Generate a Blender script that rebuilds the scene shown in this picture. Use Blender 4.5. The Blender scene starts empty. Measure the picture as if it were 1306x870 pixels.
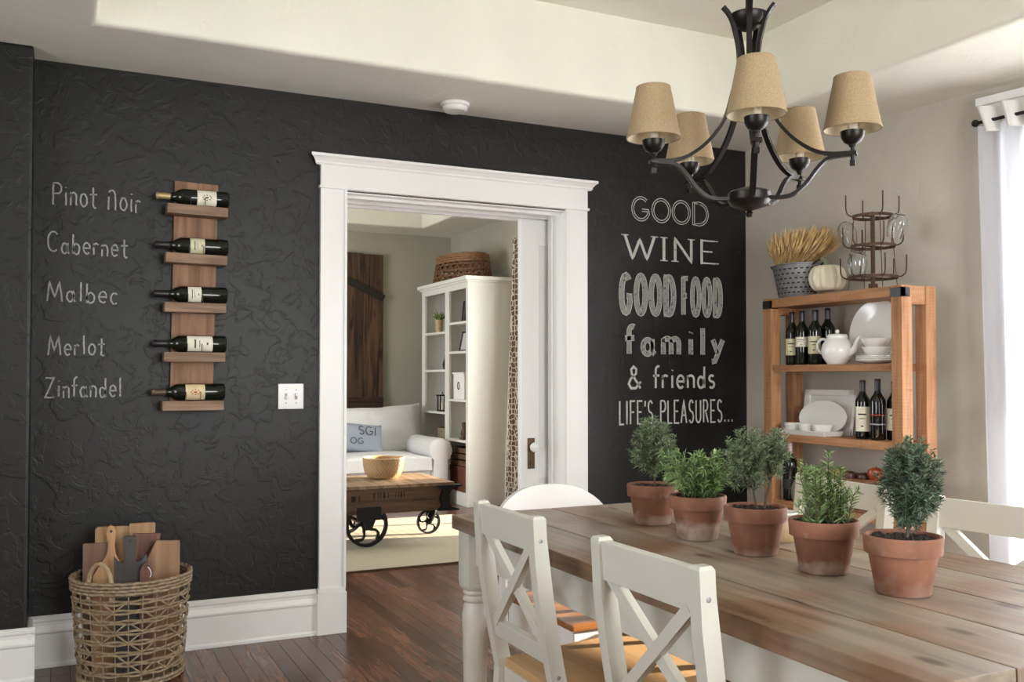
import bpy, bmesh, math, random
from mathutils import Vector, Matrix, Euler, noise
R = math.radians
SC = bpy.context.scene
COL = SC.collection
random.seed(7)

# ------------------------------------------------------------------ camera
F_PX = 1200.0
TILT = R(1.3)
cam_d = bpy.data.cameras.new('camera'); cam = bpy.data.objects.new('camera', cam_d); COL.objects.link(cam)
cam_d.sensor_fit = 'HORIZONTAL'; cam_d.sensor_width = 36.0
cam_d.lens = 36.0 * F_PX / 1306.0
cam_d.shift_y = (45.0 - F_PX * math.tan(TILT)) / 1306.0
cam_d.clip_start = 0.05
cam.location = (0, 0, 1.19)
cam.rotation_euler = (R(90) + TILT, 0, -R(25.668))
SC.camera = cam

# ------------------------------------------------------------------ world and light
SC.view_settings.view_transform = 'Standard'
SC.view_settings.look = 'None'
SC.view_settings.gamma = 1.0
SC.view_settings.use_curve_mapping = False
SC.view_settings.exposure = 0.38
SC.cycles.max_bounces = 10
SC.cycles.diffuse_bounces = 6
SC.cycles.glossy_bounces = 4
SC.cycles.transmission_bounces = 8
SC.cycles.transparent_max_bounces = 12
SC.cycles.caustics_reflective = False
SC.cycles.caustics_refractive = False
SC.cycles.sample_clamp_indirect = 4.0
W = bpy.data.worlds.new('world'); SC.world = W; W.use_nodes = True
bg = W.node_tree.nodes['Background']; bg.inputs[0].default_value = (0.86, 0.93, 1.0, 1); bg.inputs[1].default_value = 2.2

def area(name, loc, target, sx, sy, power, color=(1, 1, 1), spread=180):
    d = bpy.data.lights.new(name, 'AREA'); d.shape = 'RECTANGLE'; d.size = sx; d.size_y = sy
    d.energy = power; d.color = color; d.spread = R(spread)
    o = bpy.data.objects.new(name, d); COL.objects.link(o); o.location = loc
    o.rotation_euler = (Vector(target) - Vector(loc)).to_track_quat('-Z', 'Y').to_euler()
    return o
# daylight through the real window openings of both rooms
area('daylight_south_window', (1.75, -1.72, 1.55), (1.9, 4.3, 1.75), 1.9, 1.5, 82, (0.99, 0.985, 0.97))
area('daylight_west_window', (-2.2, 1.2, 1.55), (3.0, 2.2, 1.7), 1.5, 1.5, 34, (0.97, 0.98, 1.0))
area('daylight_east_window', (4.35, 1.7, 1.35), (1.5, 2.0, 1.35), 1.7, 1.9, 180, (0.96, 0.98, 1.0))
area('daylight_living_east', (4.30, 6.75, 1.35), (2.2, 7.4, 1.0), 1.3, 2.2, 90, (1.0, 0.96, 0.88))
area('daylight_living_west', (-1.5, 7.2, 1.5), (3.0, 8.2, 1.3), 1.6, 1.5, 75, (0.95, 0.97, 1.0))
sun_d = bpy.data.lights.new('sun', 'SUN'); sun_d.energy = 22.0; sun_d.angle = R(0.6); sun_d.color = (1.0, 0.86, 0.68)
sun = bpy.data.objects.new('sun', sun_d); COL.objects.link(sun)
sun.rotation_euler = Vector((-0.95, 0.20, -0.19)).to_track_quat('-Z', 'Y').to_euler()

# ------------------------------------------------------------------ materials
MATS = {}
def nt(name):
    m = bpy.data.materials.new(name); m.use_nodes = True
    n = m.node_tree.nodes; l = m.node_tree.links
    return m, n, l, n['Principled BSDF']
def N(n, t, **kw):
    x = n.new(t)
    for k, v in kw.items(): setattr(x, k, v)
    return x
def ramp(n, stops):
    r = n.new('ShaderNodeValToRGB'); e = r.color_ramp.elements
    while len(e) < len(stops): e.new(0.5)
    for i, (p, c) in enumerate(stops):
        e[i].position = p; e[i].color = tuple(c) + (1,) if len(c) == 3 else c
    return r
def coords(n, l, scale, rnd=0.0):
    tc = n.new('ShaderNodeTexCoord'); mp = n.new('ShaderNodeMapping')
    mp.inputs['Scale'].default_value = scale
    l.new(tc.outputs['Object'], mp.inputs['Vector'])
    if rnd:
        oi = n.new('ShaderNodeObjectInfo'); mu = N(n, 'ShaderNodeMath', operation='MULTIPLY'); mu.inputs[1].default_value = rnd
        at = N(n, 'ShaderNodeAttribute', attribute_name='var')
        ad = N(n, 'ShaderNodeMath', operation='ADD'); l.new(oi.outputs['Random'], ad.inputs[0]); l.new(at.outputs['Fac'], ad.inputs[1])
        l.new(ad.outputs[0], mu.inputs[0]); l.new(mu.outputs[0], mp.inputs['Location'])
        return mp, ad
    return mp, None
def flat(name, col, rough=0.5, metal=0.0, bump=0.0, bscale=60, var=0.0, spec=0.5):
    if name in MATS: return MATS[name]
    m, n, l, p = nt(name)
    p.inputs['Base Color'].default_value = (*col, 1); p.inputs['Roughness'].default_value = rough; p.inputs['Metallic'].default_value = metal
    p.inputs['Specular IOR Level'].default_value = spec
    mp, _ = coords(n, l, (1, 1, 1))
    ns = n.new('ShaderNodeTexNoise'); ns.inputs['Scale'].default_value = bscale; ns.inputs['Detail'].default_value = 4
    l.new(mp.outputs[0], ns.inputs['Vector'])
    if var:
        r = ramp(n, [(0.3, [c * (1 - var) for c in col]), (0.7, [min(1, c * (1 + var)) for c in col])])
        l.new(ns.outputs['Fac'], r.inputs[0]); l.new(r.outputs[0], p.inputs['Base Color'])
    if bump:
        b = n.new('ShaderNodeBump'); b.inputs['Strength'].default_value = 0.6; b.inputs['Distance'].default_value = bump
        l.new(ns.outputs['Fac'], b.inputs['Height']); l.new(b.outputs[0], p.inputs['Normal'])
    MATS[name] = m
    return m
def wood(name, c1, c2, axis='y', rough=0.45, fine=1.0, var=0.5, knots=0.0, bump=0.0006, grey=None, saw=False):
    key = name + axis
    if key in MATS: return MATS[key]
    m, n, l, p = nt(key)
    sc = {'x': (1.2, 16, 16), 'y': (16, 1.2, 16), 'z': (16, 16, 1.2)}[axis]
    mp, rnd = coords(n, l, tuple(s * fine for s in sc), 37.0)
    a = n.new('ShaderNodeTexNoise'); a.inputs['Scale'].default_value = 2.2; a.inputs['Detail'].default_value = 7; a.inputs['Distortion'].default_value = 0.9
    l.new(mp.outputs[0], a.inputs['Vector'])
    r = ramp(n, [(0.30, c1), (0.5, [(x + y) / 2 for x, y in zip(c1, c2)]), (0.72, c2)])
    l.new(a.outputs['Fac'], r.inputs[0]); out = r.outputs[0]
    mp2, _ = coords(n, l, (2.2, 2.2, 2.2), 11.0)
    b = n.new('ShaderNodeTexNoise'); b.inputs['Scale'].default_value = 1.5; b.inputs['Detail'].default_value = 3
    l.new(mp2.outputs[0], b.inputs['Vector'])
    if grey:
        mx = N(n, 'ShaderNodeMix', data_type='RGBA'); rr = ramp(n, [(0.38, (0, 0, 0)), (0.56, (1, 1, 1))])
        l.new(b.outputs['Fac'], rr.inputs[0]); l.new(rr.outputs[0], mx.inputs[0]); l.new(out, mx.inputs[6])
        mg = N(n, 'ShaderNodeMix', data_type='RGBA', blend_type='MULTIPLY'); mg.inputs[0].default_value = 0.7
        mg.inputs[7].default_value = (*grey, 1)
        l.new(a.outputs['Fac'], mg.inputs[6]); 
        r3 = ramp(n, [(0.3, [g * 0.6 for g in grey]), (0.7, grey)]); l.new(a.outputs['Fac'], r3.inputs[0])
        l.new(r3.outputs[0], mx.inputs[7]); out = mx.outputs[2]
    if knots:
        mp3, _ = coords(n, l, {'x': (1.6, 4.5, 4.5), 'y': (4.5, 1.6, 4.5), 'z': (4.5, 4.5, 1.6)}[axis], 23.0)
        v = n.new('ShaderNodeTexVoronoi'); v.inputs['Scale'].default_value = 1.4; l.new(mp3.outputs[0], v.inputs['Vector'])
        kd = v.outputs['Distance']
        if name == 'weathered_pine':
            mp3.inputs['Scale'].default_value = (7.0, 3.2, 7.0) if axis == 'y' else mp3.inputs['Scale'].default_value
            v.voronoi_dimensions = '2D'; sc_ = n.new('ShaderNodeSeparateColor'); l.new(v.outputs['Color'], sc_.inputs[0])
            gt = N(n, 'ShaderNodeMath', operation='GREATER_THAN'); gt.inputs[1].default_value = 0.26; l.new(sc_.outputs[0], gt.inputs[0])
            ka = N(n, 'ShaderNodeMath', operation='ADD'); l.new(kd, ka.inputs[0]); l.new(gt.outputs[0], ka.inputs[1]); kd = ka.outputs[0]
        kr = ramp(n, [(0.0, (0.12, 0.12, 0.12)), (0.08, (0.35, 0.3, 0.28)), (0.17, (1, 1, 1))]); l.new(kd, kr.inputs[0])
        mk = N(n, 'ShaderNodeMix', data_type='RGBA', blend_type='MULTIPLY'); mk.inputs[0].default_value = knots
        l.new(out, mk.inputs[6]); l.new(kr.outputs[0], mk.inputs[7]); out = mk.outputs[2]
    fr = N(n, 'ShaderNodeMath', operation='FRACT'); l.new(rnd.outputs[0], fr.inputs[0])
    mr = n.new('ShaderNodeMapRange'); mr.inputs['To Min'].default_value = 1 - var; mr.inputs['To Max'].default_value = 1 + var * 0.6
    l.new(fr.outputs[0], mr.inputs['Value'])
    hs = n.new('ShaderNodeHueSaturation'); l.new(out, hs.inputs['Color']); l.new(mr.outputs[0], hs.inputs['Value'])
    l.new(hs.outputs[0], p.inputs['Base Color'])
    p.inputs['Roughness'].default_value = rough
    bp = n.new('ShaderNodeBump'); bp.inputs['Strength'].default_value = 0.5; bp.inputs['Distance'].default_value = bump
    h = a.outputs['Fac']
    if saw:
        wv = n.new('ShaderNodeTexWave'); wv.bands_direction = {'x': 'X', 'y': 'Y', 'z': 'Z'}[axis]; wv.inputs['Scale'].default_value = 22; wv.inputs['Distortion'].default_value = 1.5
        tc = n.new('ShaderNodeTexCoord'); l.new(tc.outputs['Object'], wv.inputs['Vector'])
        ad = N(n, 'ShaderNodeMath', operation='ADD'); l.new(h, ad.inputs[0]); l.new(wv.outputs['Fac'], ad.inputs[1]); h = ad.outputs[0]
    l.new(h, bp.inputs['Height']); l.new(bp.outputs[0], p.inputs['Normal'])
    MATS[key] = m
    return m
def plaster(name, col, rough=0.6, dist=0.004, strength=0.7, dust=None, seed=0, scale=7.0):
    m, n, l, p = nt(name)
    mp, _ = coords(n, l, (1, 1, 1)); mp.inputs['Location'].default_value = (seed, seed, seed)
    a = n.new('ShaderNodeTexNoise'); a.inputs['Scale'].default_value = scale; a.inputs['Detail'].default_value = 5; a.inputs['Roughness'].default_value = 0.55; a.inputs['Distortion'].default_value = 0.6
    l.new(mp.outputs[0], a.inputs['Vector'])
    r = ramp(n, [(0.0, (0, 0, 0)), (0.50, (0.05, 0.05, 0.05)), (0.55, (0.6, 0.6, 0.6)), (0.66, (0.7, 0.7, 0.7)), (0.70, (1, 1, 1))])
    l.new(a.outputs['Fac'], r.inputs[0])
    f = n.new('ShaderNodeTexNoise'); f.inputs['Scale'].default_value = 30; f.inputs['Detail'].default_value = 3; l.new(mp.outputs[0], f.inputs['Vector'])
    ad = N(n, 'ShaderNodeMath', operation='MULTIPLY_ADD'); ad.inputs[1].default_value = 0.35
    l.new(f.outputs['Fac'], ad.inputs[0]); l.new(r.outputs[0], ad.inputs[2])
    b = n.new('ShaderNodeBump'); b.inputs['Strength'].default_value = strength; b.inputs['Distance'].default_value = dist
    l.new(ad.outputs[0], b.inputs['Height']); l.new(b.outputs[0], p.inputs['Normal'])
    p.inputs['Roughness'].default_value = rough
    c = n.new('ShaderNodeTexNoise'); c.inputs['Scale'].default_value = 2.0; c.inputs['Detail'].default_value = 4; l.new(mp.outputs[0], c.inputs['Vector'])
    d = dust or [x * 1.06 for x in col]
    r2 = ramp(n, [(0.35, [x * 0.96 for x in col]), (0.75, d)]); l.new(c.outputs['Fac'], r2.inputs[0]); l.new(r2.outputs[0], p.inputs['Base Color'])
    MATS[name] = m
    return m
M_black = plaster('chalkboard_paint', (0.0045, 0.0045, 0.0043), 0.44, 0.0025, 0.55, (0.0095, 0.0095, 0.0092), scale=13)
M_black.node_tree.nodes['Principled BSDF'].inputs['Specular IOR Level'].default_value = 0.38
M_wall = plaster('greige_plaster', (0.50, 0.465, 0.405), 0.75, 0.003, 0.35, seed=4)
M_ceil = plaster('cream_plaster', (0.775, 0.77, 0.675), 0.8, 0.003, 0.4, seed=9)
M_soff = plaster('soffit_plaster', (0.62, 0.60, 0.55), 0.8, 0.003, 0.4, seed=13)
M_living = plaster('living_plaster', (0.42, 0.40, 0.33), 0.75, 0.002, 0.3, seed=3)
M_trim = flat('white_trim', (0.83, 0.83, 0.82), 0.35)
M_white = flat('cream_white_paint', (0.60, 0.59, 0.53), 0.38, var=0.03, bscale=8)
M_case = flat('white_bookcase_paint', (0.72, 0.72, 0.68), 0.45)
M_china = flat('white_glaze', (0.80, 0.80, 0.77), 0.15)
M_iron = flat('oil_rubbed_bronze', (0.018, 0.015, 0.013), 0.38, 0.6, 0.0004, 40)
M_cast = flat('black_cast_iron', (0.012, 0.012, 0.012), 0.45, 0.5, 0.0008, 80)
M_blackp = flat('black_plastic', (0.01, 0.01, 0.01), 0.4)
M_rust = flat('rusty_brown_metal', (0.10, 0.055, 0.035), 0.7, 0.4, 0.0008, 120, 0.4)
M_galv = flat('galvanised_steel', (0.30, 0.31, 0.32), 0.45, 0.6, 0.0003, 40, 0.25)
M_bottle = flat('dark_green_glass', (0.006, 0.008, 0.005), 0.06)
M_foil = flat('black_foil', (0.012, 0.010, 0.012), 0.3)
M_gold = flat('gold_foil', (0.45, 0.36, 0.17), 0.35, 0.5)
M_bronze_foil = flat('bronze_foil', (0.10, 0.065, 0.045), 0.4, 0.3)
M_pinkfoil = flat('pink_foil', (0.62, 0.42, 0.47), 0.3, 0.2)
M_paper = flat('cream_label', (0.75, 0.72, 0.60), 0.7, var=0.05, bscale=30)
M_paper_y = flat('yellow_label', (0.62, 0.60, 0.40), 0.7, var=0.05, bscale=30)
M_paper_t = flat('tan_label', (0.66, 0.54, 0.33), 0.7, var=0.1, bscale=30)
M_ink = flat('dark_ink', (0.03, 0.028, 0.028), 0.7)
M_redink = flat('red_ink', (0.35, 0.04, 0.03), 0.7)
M_linen = flat('burlap_shade', (0.36, 0.265, 0.155), 0.9, 0, 0.0008, 350, 0.22)
M_shadein = flat('shade_lining', (0.75, 0.66, 0.48), 0.8)
M_candle = flat('ivory_sleeve', (0.72, 0.66, 0.52), 0.5)
M_soil = flat('potting_soil', (0.035, 0.026, 0.02), 0.95, 0, 0.006, 120, 0.6)
M_sofa = flat('white_slipcover', (0.66, 0.66, 0.66), 0.9, 0, 0.004, 14, 0.04)
M_pillow = flat('blue_grey_linen', (0.27, 0.30, 0.35), 0.95, 0, 0.001, 200, 0.06)
M_rug = flat('jute_rug', (0.40, 0.35, 0.26), 0.95, 0, 0.003, 160, 0.18)
M_wicker = flat('wicker', (0.27, 0.20, 0.125), 0.7, 0, 0.001, 60, 0.35)
M_rim = flat('pale_rattan', (0.36, 0.26, 0.15), 0.55, 0, 0.0005, 60, 0.15)
M_wheat = flat('dried_wheat', (0.60, 0.42, 0.19), 0.85, 0, 0, 30, 0.3)
M_pump = flat('cream_pumpkin_skin', (0.70, 0.64, 0.50), 0.55, 0, 0.0005, 20, 0.08)
M_pstem = flat('grey_green_stem', (0.22, 0.23, 0.17), 0.85, 0, 0.001, 60, 0.2)
M_darkbask = flat('chestnut_cane', (0.16, 0.075, 0.035), 0.6, 0, 0.001, 60, 0.4)
M_tanbask = flat('tan_coiled_grass', (0.40, 0.26, 0.13), 0.7, 0, 0.001, 120, 0.25)
M_steel = flat('steel_screw', (0.35, 0.35, 0.35), 0.5, 0.8)
M_brass = flat('aged_brass', (0.14, 0.09, 0.05), 0.45, 0.7)
M_olive = flat('olive_stoneware', (0.23, 0.24, 0.17), 0.6)
M_apple = flat('red_apple_skin', (0.42, 0.09, 0.035), 0.3, 0, 0, 8, 0.7)
M_appley = flat('yellow_apple_skin', (0.55, 0.36, 0.08), 0.3, 0, 0, 8, 0.4)
M_dkfruit = flat('russet_apple_skin', (0.10, 0.035, 0.022), 0.35, 0, 0, 10, 0.5)
M_tancer = flat('tan_ceramic', (0.42, 0.30, 0.17), 0.5, 0, 0.0004, 30, 0.1)
M_photo = flat('dark_photograph', (0.05, 0.05, 0.045), 0.3, 0, 0, 12, 0.7)
W_floor = lambda ax='y': wood('red_brown_oak', (0.055, 0.026, 0.018), (0.20, 0.092, 0.056), ax, 0.27, 1.3, 0.5, bump=0.0003)
W_table = lambda ax='y': wood('weathered_pine', (0.13, 0.068, 0.038), (0.34, 0.205, 0.125), ax, 0.36, 0.8, 0.18, knots=0.9, grey=(0.39, 0.325, 0.26), bump=0.0008)
W_edge = W_table
W_crate = lambda ax='z': wood('sawn_fir', (0.26, 0.115, 0.045), (0.50, 0.26, 0.125), ax, 0.7, 0.9, 0.2, knots=0.8, bump=0.0012, saw=True)
W_rack = lambda ax='x': wood('rack_wood', (0.13, 0.075, 0.042), (0.30, 0.19, 0.12), ax, 0.6, 1.0, 0.2, knots=0.6)
W_rackb = lambda ax='z': wood('rack_back_wood', (0.14, 0.065, 0.03), (0.31, 0.165, 0.085), ax, 0.6, 0.9, 0.15, knots=0.8)
W_cart = lambda ax='x': wood('old_cart_wood', (0.05, 0.025, 0.013), (0.16, 0.085, 0.045), ax, 0.6, 0.8, 0.3, knots=0.5)
W_carttop = lambda ax='y': wood('worn_cart_top', (0.16, 0.095, 0.055), (0.38, 0.26, 0.16), ax, 0.5, 0.8, 0.3, knots=0.4)
W_barn = lambda ax='z': wood('barn_wood', (0.010, 0.005, 0.003), (0.13, 0.068, 0.036), ax, 0.8, 0.6, 0.3, knots=0.9, bump=0.003)
W_seat = lambda ax='y': wood('pine_seat', (0.44, 0.27, 0.12), (0.56, 0.36, 0.18), ax, 0.5, 0.8, 0.05)
W_honey = lambda ax='y': wood('honey_seat', (0.22, 0.08, 0.02), (0.42, 0.18, 0.06), ax, 0.18, 0.8, 0.1)
def terracotta(zhi=0.045, zlo=0.012, amt=0.65, off=0.62):
    m, n, l, p = nt('terracotta')
    mp, rnd = coords(n, l, (1, 1, 1), 9.0)
    a = n.new('ShaderNodeTexNoise'); a.inputs['Scale'].default_value = 14; a.inputs['Detail'].default_value = 5; l.new(mp.outputs[0], a.inputs['Vector'])
    r = ramp(n, [(0.3, (0.175, 0.072, 0.043)), (0.7, (0.305, 0.132, 0.080))]); l.new(a.outputs['Fac'], r.inputs[0])
    tc = n.new('ShaderNodeTexCoord'); sp = n.new('ShaderNodeSeparateXYZ'); l.new(tc.outputs['Object'], sp.inputs[0])
    # lime bloom low on the pot wall
    mr = n.new('ShaderNodeMapRange'); mr.inputs['From Min'].default_value = zhi; mr.inputs['From Max'].default_value = zlo
    l.new(sp.outputs['Z'], mr.inputs['Value'])
    b = n.new('ShaderNodeTexNoise'); b.inputs['Scale'].default_value = 26; b.inputs['Detail'].default_value = 6; l.new(mp.outputs[0], b.inputs['Vector'])
    ad = N(n, 'ShaderNodeMath', operation='MULTIPLY_ADD'); ad.inputs[1].default_value = 0.42; l.new(mr.outputs[0], ad.inputs[0]); l.new(b.outputs['Fac'], ad.inputs[2])
    r2 = ramp(n, [(off, (0, 0, 0)), (0.95, (amt, amt, amt))]); l.new(ad.outputs[0], r2.inputs[0])
    mx = N(n, 'ShaderNodeMix', data_type='RGBA'); l.new(r2.outputs[0], mx.inputs[0]); l.new(r.outputs[0], mx.inputs[6]); mx.inputs[7].default_value = (0.52, 0.42, 0.36, 1)
    l.new(mx.outputs[2], p.inputs['Base Color']); p.inputs['Roughness'].default_value = 0.8
    bp = n.new('ShaderNodeBump'); bp.inputs['Distance'].default_value = 0.0006; l.new(a.outputs['Fac'], bp.inputs['Height']); l.new(bp.outputs[0], p.inputs['Normal'])
    return m
M_terras = [terracotta(), terracotta(0.060, 0.035, 0.95, 0.58), terracotta(0.030, 0.0, 0.5, 0.6), terracotta(0.050, 0.02, 0.6, 0.66), terracotta(0.040, -0.02, 0.35, 0.55)]
def leafmat(name, c1, c2):
    m, n, l, p = nt(name)
    g = n.new('ShaderNodeAttribute'); g.attribute_name = 'var'
    r = ramp(n, [(0.0, c1), (1.0, c2)]); l.new(g.outputs['Fac'], r.inputs[0]); l.new(r.outputs[0], p.inputs['Base Color'])
    p.inputs['Roughness'].default_value = 0.55
    p.inputs['Subsurface Weight'].default_value = 0.0
    return m
M_rosem = leafmat('rosemary_leaf', (0.06, 0.095, 0.045), (0.27, 0.35, 0.20))
M_rosemd = leafmat('dark_rosemary_leaf', (0.04, 0.07, 0.045), (0.17, 0.25, 0.155))
M_tarr = leafmat('tarragon_leaf', (0.09, 0.16, 0.05), (0.34, 0.47, 0.19))
M_stem = flat('woody_stem', (0.10, 0.075, 0.045), 0.85)
def glassmat(name, rough=0.0, col=(1, 1, 1)):
    m, n, l, p = nt(name)
    p.inputs['Base Color'].default_value = (*col, 1); p.inputs['Transmission Weight'].default_value = 1.0; p.inputs['Roughness'].default_value = rough; p.inputs['IOR'].default_value = 1.45
    return m
M_glass = glassmat('clear_glass', 0.02, (0.93, 0.95, 0.95))
def sheer():
    m = bpy.data.materials.new('sheer_curtain'); m.use_nodes = True; n = m.node_tree.nodes; l = m.node_tree.links
    n.clear(); o = n.new('ShaderNodeOutputMaterial'); a = n.new('ShaderNodeBsdfDiffuse'); t = n.new('ShaderNodeBsdfTranslucent'); x = n.new('ShaderNodeMixShader')
    a.inputs[0].default_value = (0.85, 0.86, 0.88, 1); t.inputs[0].default_value = (0.88, 0.90, 0.95, 1); x.inputs[0].default_value = 0.75
    l.new(a.outputs[0], x.inputs[1]); l.new(t.outputs[0], x.inputs[2]); l.new(x.outputs[0], o.inputs[0])
    return m
M_sheer = sheer()
def chalkmat(name, bright, cover, sc=90):
    m = bpy.data.materials.new(name); m.use_nodes = True; n = m.node_tree.nodes; l = m.node_tree.links
    p = n['Principled BSDF']; p.inputs['Base Color'].default_value = (bright, bright, bright * 0.97, 1); p.inputs['Roughness'].default_value = 0.9
    mp, _ = coords(n, l, (1, 1, 1)); a = n.new('ShaderNodeTexNoise'); a.inputs['Scale'].default_value = sc; a.inputs['Detail'].default_value = 4
    l.new(mp.outputs[0], a.inputs['Vector'])
    r = ramp(n, [(0.5 - cover * 0.3, (0.45, 0.45, 0.45)), (0.60 - cover * 0.25, (1, 1, 1))]); l.new(a.outputs['Fac'], r.inputs[0]); l.new(r.outputs[0], p.inputs['Alpha'])
    return m
C_thin = chalkmat('chalk_thin', 0.30, 0.7)
C_mid = chalkmat('chalk_mid', 0.38, 0.6, 70)
C_fill = chalkmat('chalk_fill', 0.27, 0.6, 60)
C_bright = chalkmat('chalk_bright', 0.50, 0.8)
def trellis():
    m, n, l, p = nt('trellis_print')
    mp, _ = coords(n, l, (46, 46, 30))
    v = n.new('ShaderNodeTexVoronoi'); v.feature = 'DISTANCE_TO_EDGE'; v.inputs['Scale'].default_value = 0.7; v.inputs['Randomness'].default_value = 0.45; l.new(mp.outputs[0], v.inputs['Vector'])
    r = ramp(n, [(0.07, (0.62, 0.58, 0.50)), (0.10, (0.13, 0.08, 0.055))]); l.new(v.outputs['Distance'], r.inputs[0]); l.new(r.outputs[0], p.inputs['Base Color']); p.inputs['Roughness'].default_value = 0.9
    return m
M_trellis = trellis()

# ------------------------------------------------------------------ mesh helpers
def box(bm, c, s, rot=None, bev=0.0, mi=0):
    g = bmesh.ops.create_cube(bm, size=1.0); vs = g['verts']
    bmesh.ops.scale(bm, vec=s, verts=vs)
    if bev:
        es = list({e for v in vs for e in v.link_edges})
        r = bmesh.ops.bevel(bm, geom=es, offset=bev, segments=2, affect='EDGES', profile=0.7)
        vs = list({v for f in r['faces'] for v in f.verts} | {v for v in vs if v.is_valid})
        vs = [v for v in bm.verts if v in set(vs)]
    if rot: bmesh.ops.rotate(bm, cent=(0, 0, 0), matrix=Euler(rot).to_matrix(), verts=vs)
    bmesh.ops.translate(bm, vec=c, verts=vs)
    if mi:
        for f in {f for v in vs for f in v.link_faces}: f.material_index = mi
def b2(bm, lo, hi, bev=0.0):
    box(bm, [(a + b) / 2 for a, b in zip(lo, hi)], [abs(b - a) for a, b in zip(lo, hi)], None, bev)
def tube(bm, pts, r, seg=8, closed=False, cap=True):
    pts = [Vector(p) for p in pts]; n = len(pts)
    rs = list(r) if isinstance(r, (list, tuple)) else [r] * n
    if len(rs) != n: rs = [rs[min(len(rs) - 1, int(i * (len(rs) - 1) / max(1, n - 1)))] for i in range(n)]
    rings = []; up = None
    for i, p in enumerate(pts):
        if closed: t = pts[(i + 1) % n] - pts[i - 1]
        else: t = pts[min(i + 1, n - 1)] - pts[max(i - 1, 0)]
        if t.length < 1e-9: t = Vector((0, 0, 1))
        t.normalize()
        if up is None:
            up = Vector((0, 0, 1)) if abs(t.z) < 0.9 else Vector((1, 0, 0))
        up = (up - t * up.dot(t))
        if up.length < 1e-6: up = Vector((0, 1, 0)) - t * t.y
        up.normalize(); b = t.cross(up)
        rings.append([bm.verts.new(p + (up * math.cos(2 * math.pi * k / seg) + b * math.sin(2 * math.pi * k / seg)) * rs[i]) for k in range(seg)])
    m = n if closed else n - 1
    for i in range(m):
        a, c = rings[i], rings[(i + 1) % n]
        for k in range(seg): bm.faces.new((a[k], a[(k + 1) % seg], c[(k + 1) % seg], c[k]))
    if cap and not closed:
        bm.faces.new(rings[0][::-1]); bm.faces.new(rings[-1])
def lathe(bm, prof, seg=32, c=(0, 0, 0), axis='z', mat=None):
    rings = []
    for r, z in prof:
        ring = []
        for k in range(seg):
            a = 2 * math.pi * k / seg; x, y = max(r, 1e-5) * math.cos(a), max(r, 1e-5) * math.sin(a)
            v = Vector((x, y, z)) if axis == 'z' else (Vector((z, x, y)) if axis == 'x' else Vector((y, z, x)))
            if mat: v = mat @ v
            ring.append(bm.verts.new(v + Vector(c)))
        rings.append(ring)
    for i in range(len(rings) - 1):
        for k in range(seg): bm.faces.new((rings[i][k], rings[i][(k + 1) % seg], rings[i + 1][(k + 1) % seg], rings[i + 1][k]))
    for ring, rev in ((rings[0], True), (rings[-1], False)):
        if prof[0 if rev else -1][0] > 1e-4: bm.faces.new(ring[::-1] if rev else ring)
def prism(bm, poly, a0, a1, plane='xz'):
    def mk(p, a): return {'xz': (p[0], a, p[1]), 'xy': (p[0], p[1], a), 'yz': (a, p[0], p[1])}[plane]
    A = [bm.verts.new(mk(p, a0)) for p in poly]; B = [bm.verts.new(mk(p, a1)) for p in poly]; n = len(poly)
    bm.faces.new(A); bm.faces.new(B[::-1])
    for i in range(n): bm.faces.new((A[i], B[i], B[(i + 1) % n], A[(i + 1) % n]))
def ball(bm, c, r, s=(1, 1, 1), u=20, v=12):
    g = bmesh.ops.create_uvsphere(bm, u_segments=u, v_segments=v, radius=r)
    bmesh.ops.scale(bm, vec=s, verts=g['verts']); bmesh.ops.translate(bm, vec=c, verts=g['verts'])
def smooth_path(pts, k=6):
    P = [Vector(p) for p in pts]; out = []
    for i in range(len(P) - 1):
        p0, p1, p2, p3 = P[max(i - 1, 0)], P[i], P[i + 1], P[min(i + 2, len(P) - 1)]
        for j in range(k):
            t = j / k
            out.append(0.5 * ((2 * p1) + (p2 - p0) * t + (2 * p0 - 5 * p1 + 4 * p2 - p3) * t * t + (3 * p1 - p0 - 3 * p2 + p3) * t ** 3))
    out.append(P[-1]); return out
def arc(cx, cy, rx, ry, a0, a1, n=14):
    return [(cx + rx * math.cos(R(a0 + (a1 - a0) * i / n)), cy + ry * math.sin(R(a0 + (a1 - a0) * i / n))) for i in range(n + 1)]
def obj(name, bm, mat, parent=None, smooth=True, label=None, loc=None, angle=35, kind=None):
    bmesh.ops.recalc_face_normals(bm, faces=bm.faces[:])
    if smooth:
        for f in bm.faces: f.smooth = True
        lim = R(angle)
        for e in bm.edges:
            if len(e.link_faces) == 2 and e.calc_face_angle(0) > lim: e.smooth = False
    me = bpy.data.meshes.new(name); bm.to_mesh(me); bm.free()
    for mm in (mat if isinstance(mat, (list, tuple)) else [mat]): me.materials.append(mm)
    o = bpy.data.objects.new(name, me); COL.objects.link(o)
    if parent: o.parent = parent
    if loc: o.location = loc
    if label: o['label'] = label
    if kind: o['kind'] = kind
    return o
def tag(o, label, cat, group=None):
    o['label'] = label; o['category'] = cat
    if group: o['group'] = group
    return o
def thing(name, label, cat, loc=(0, 0, 0), rz=0.0, group=None, rot=None):
    o = bpy.data.objects.new(name, None); COL.objects.link(o); o.location = loc; o.rotation_euler = rot or (0, 0, rz)
    o.empty_display_size = 0.05
    return tag(o, label, cat, group)
def struct(name, bm, mat, parent=None, smooth=False, label=None):
    o = obj(name, bm, mat, parent, smooth)
    if not parent: o['kind'] = 'structure'
    if label: o['label'] = label
    return o
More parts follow.
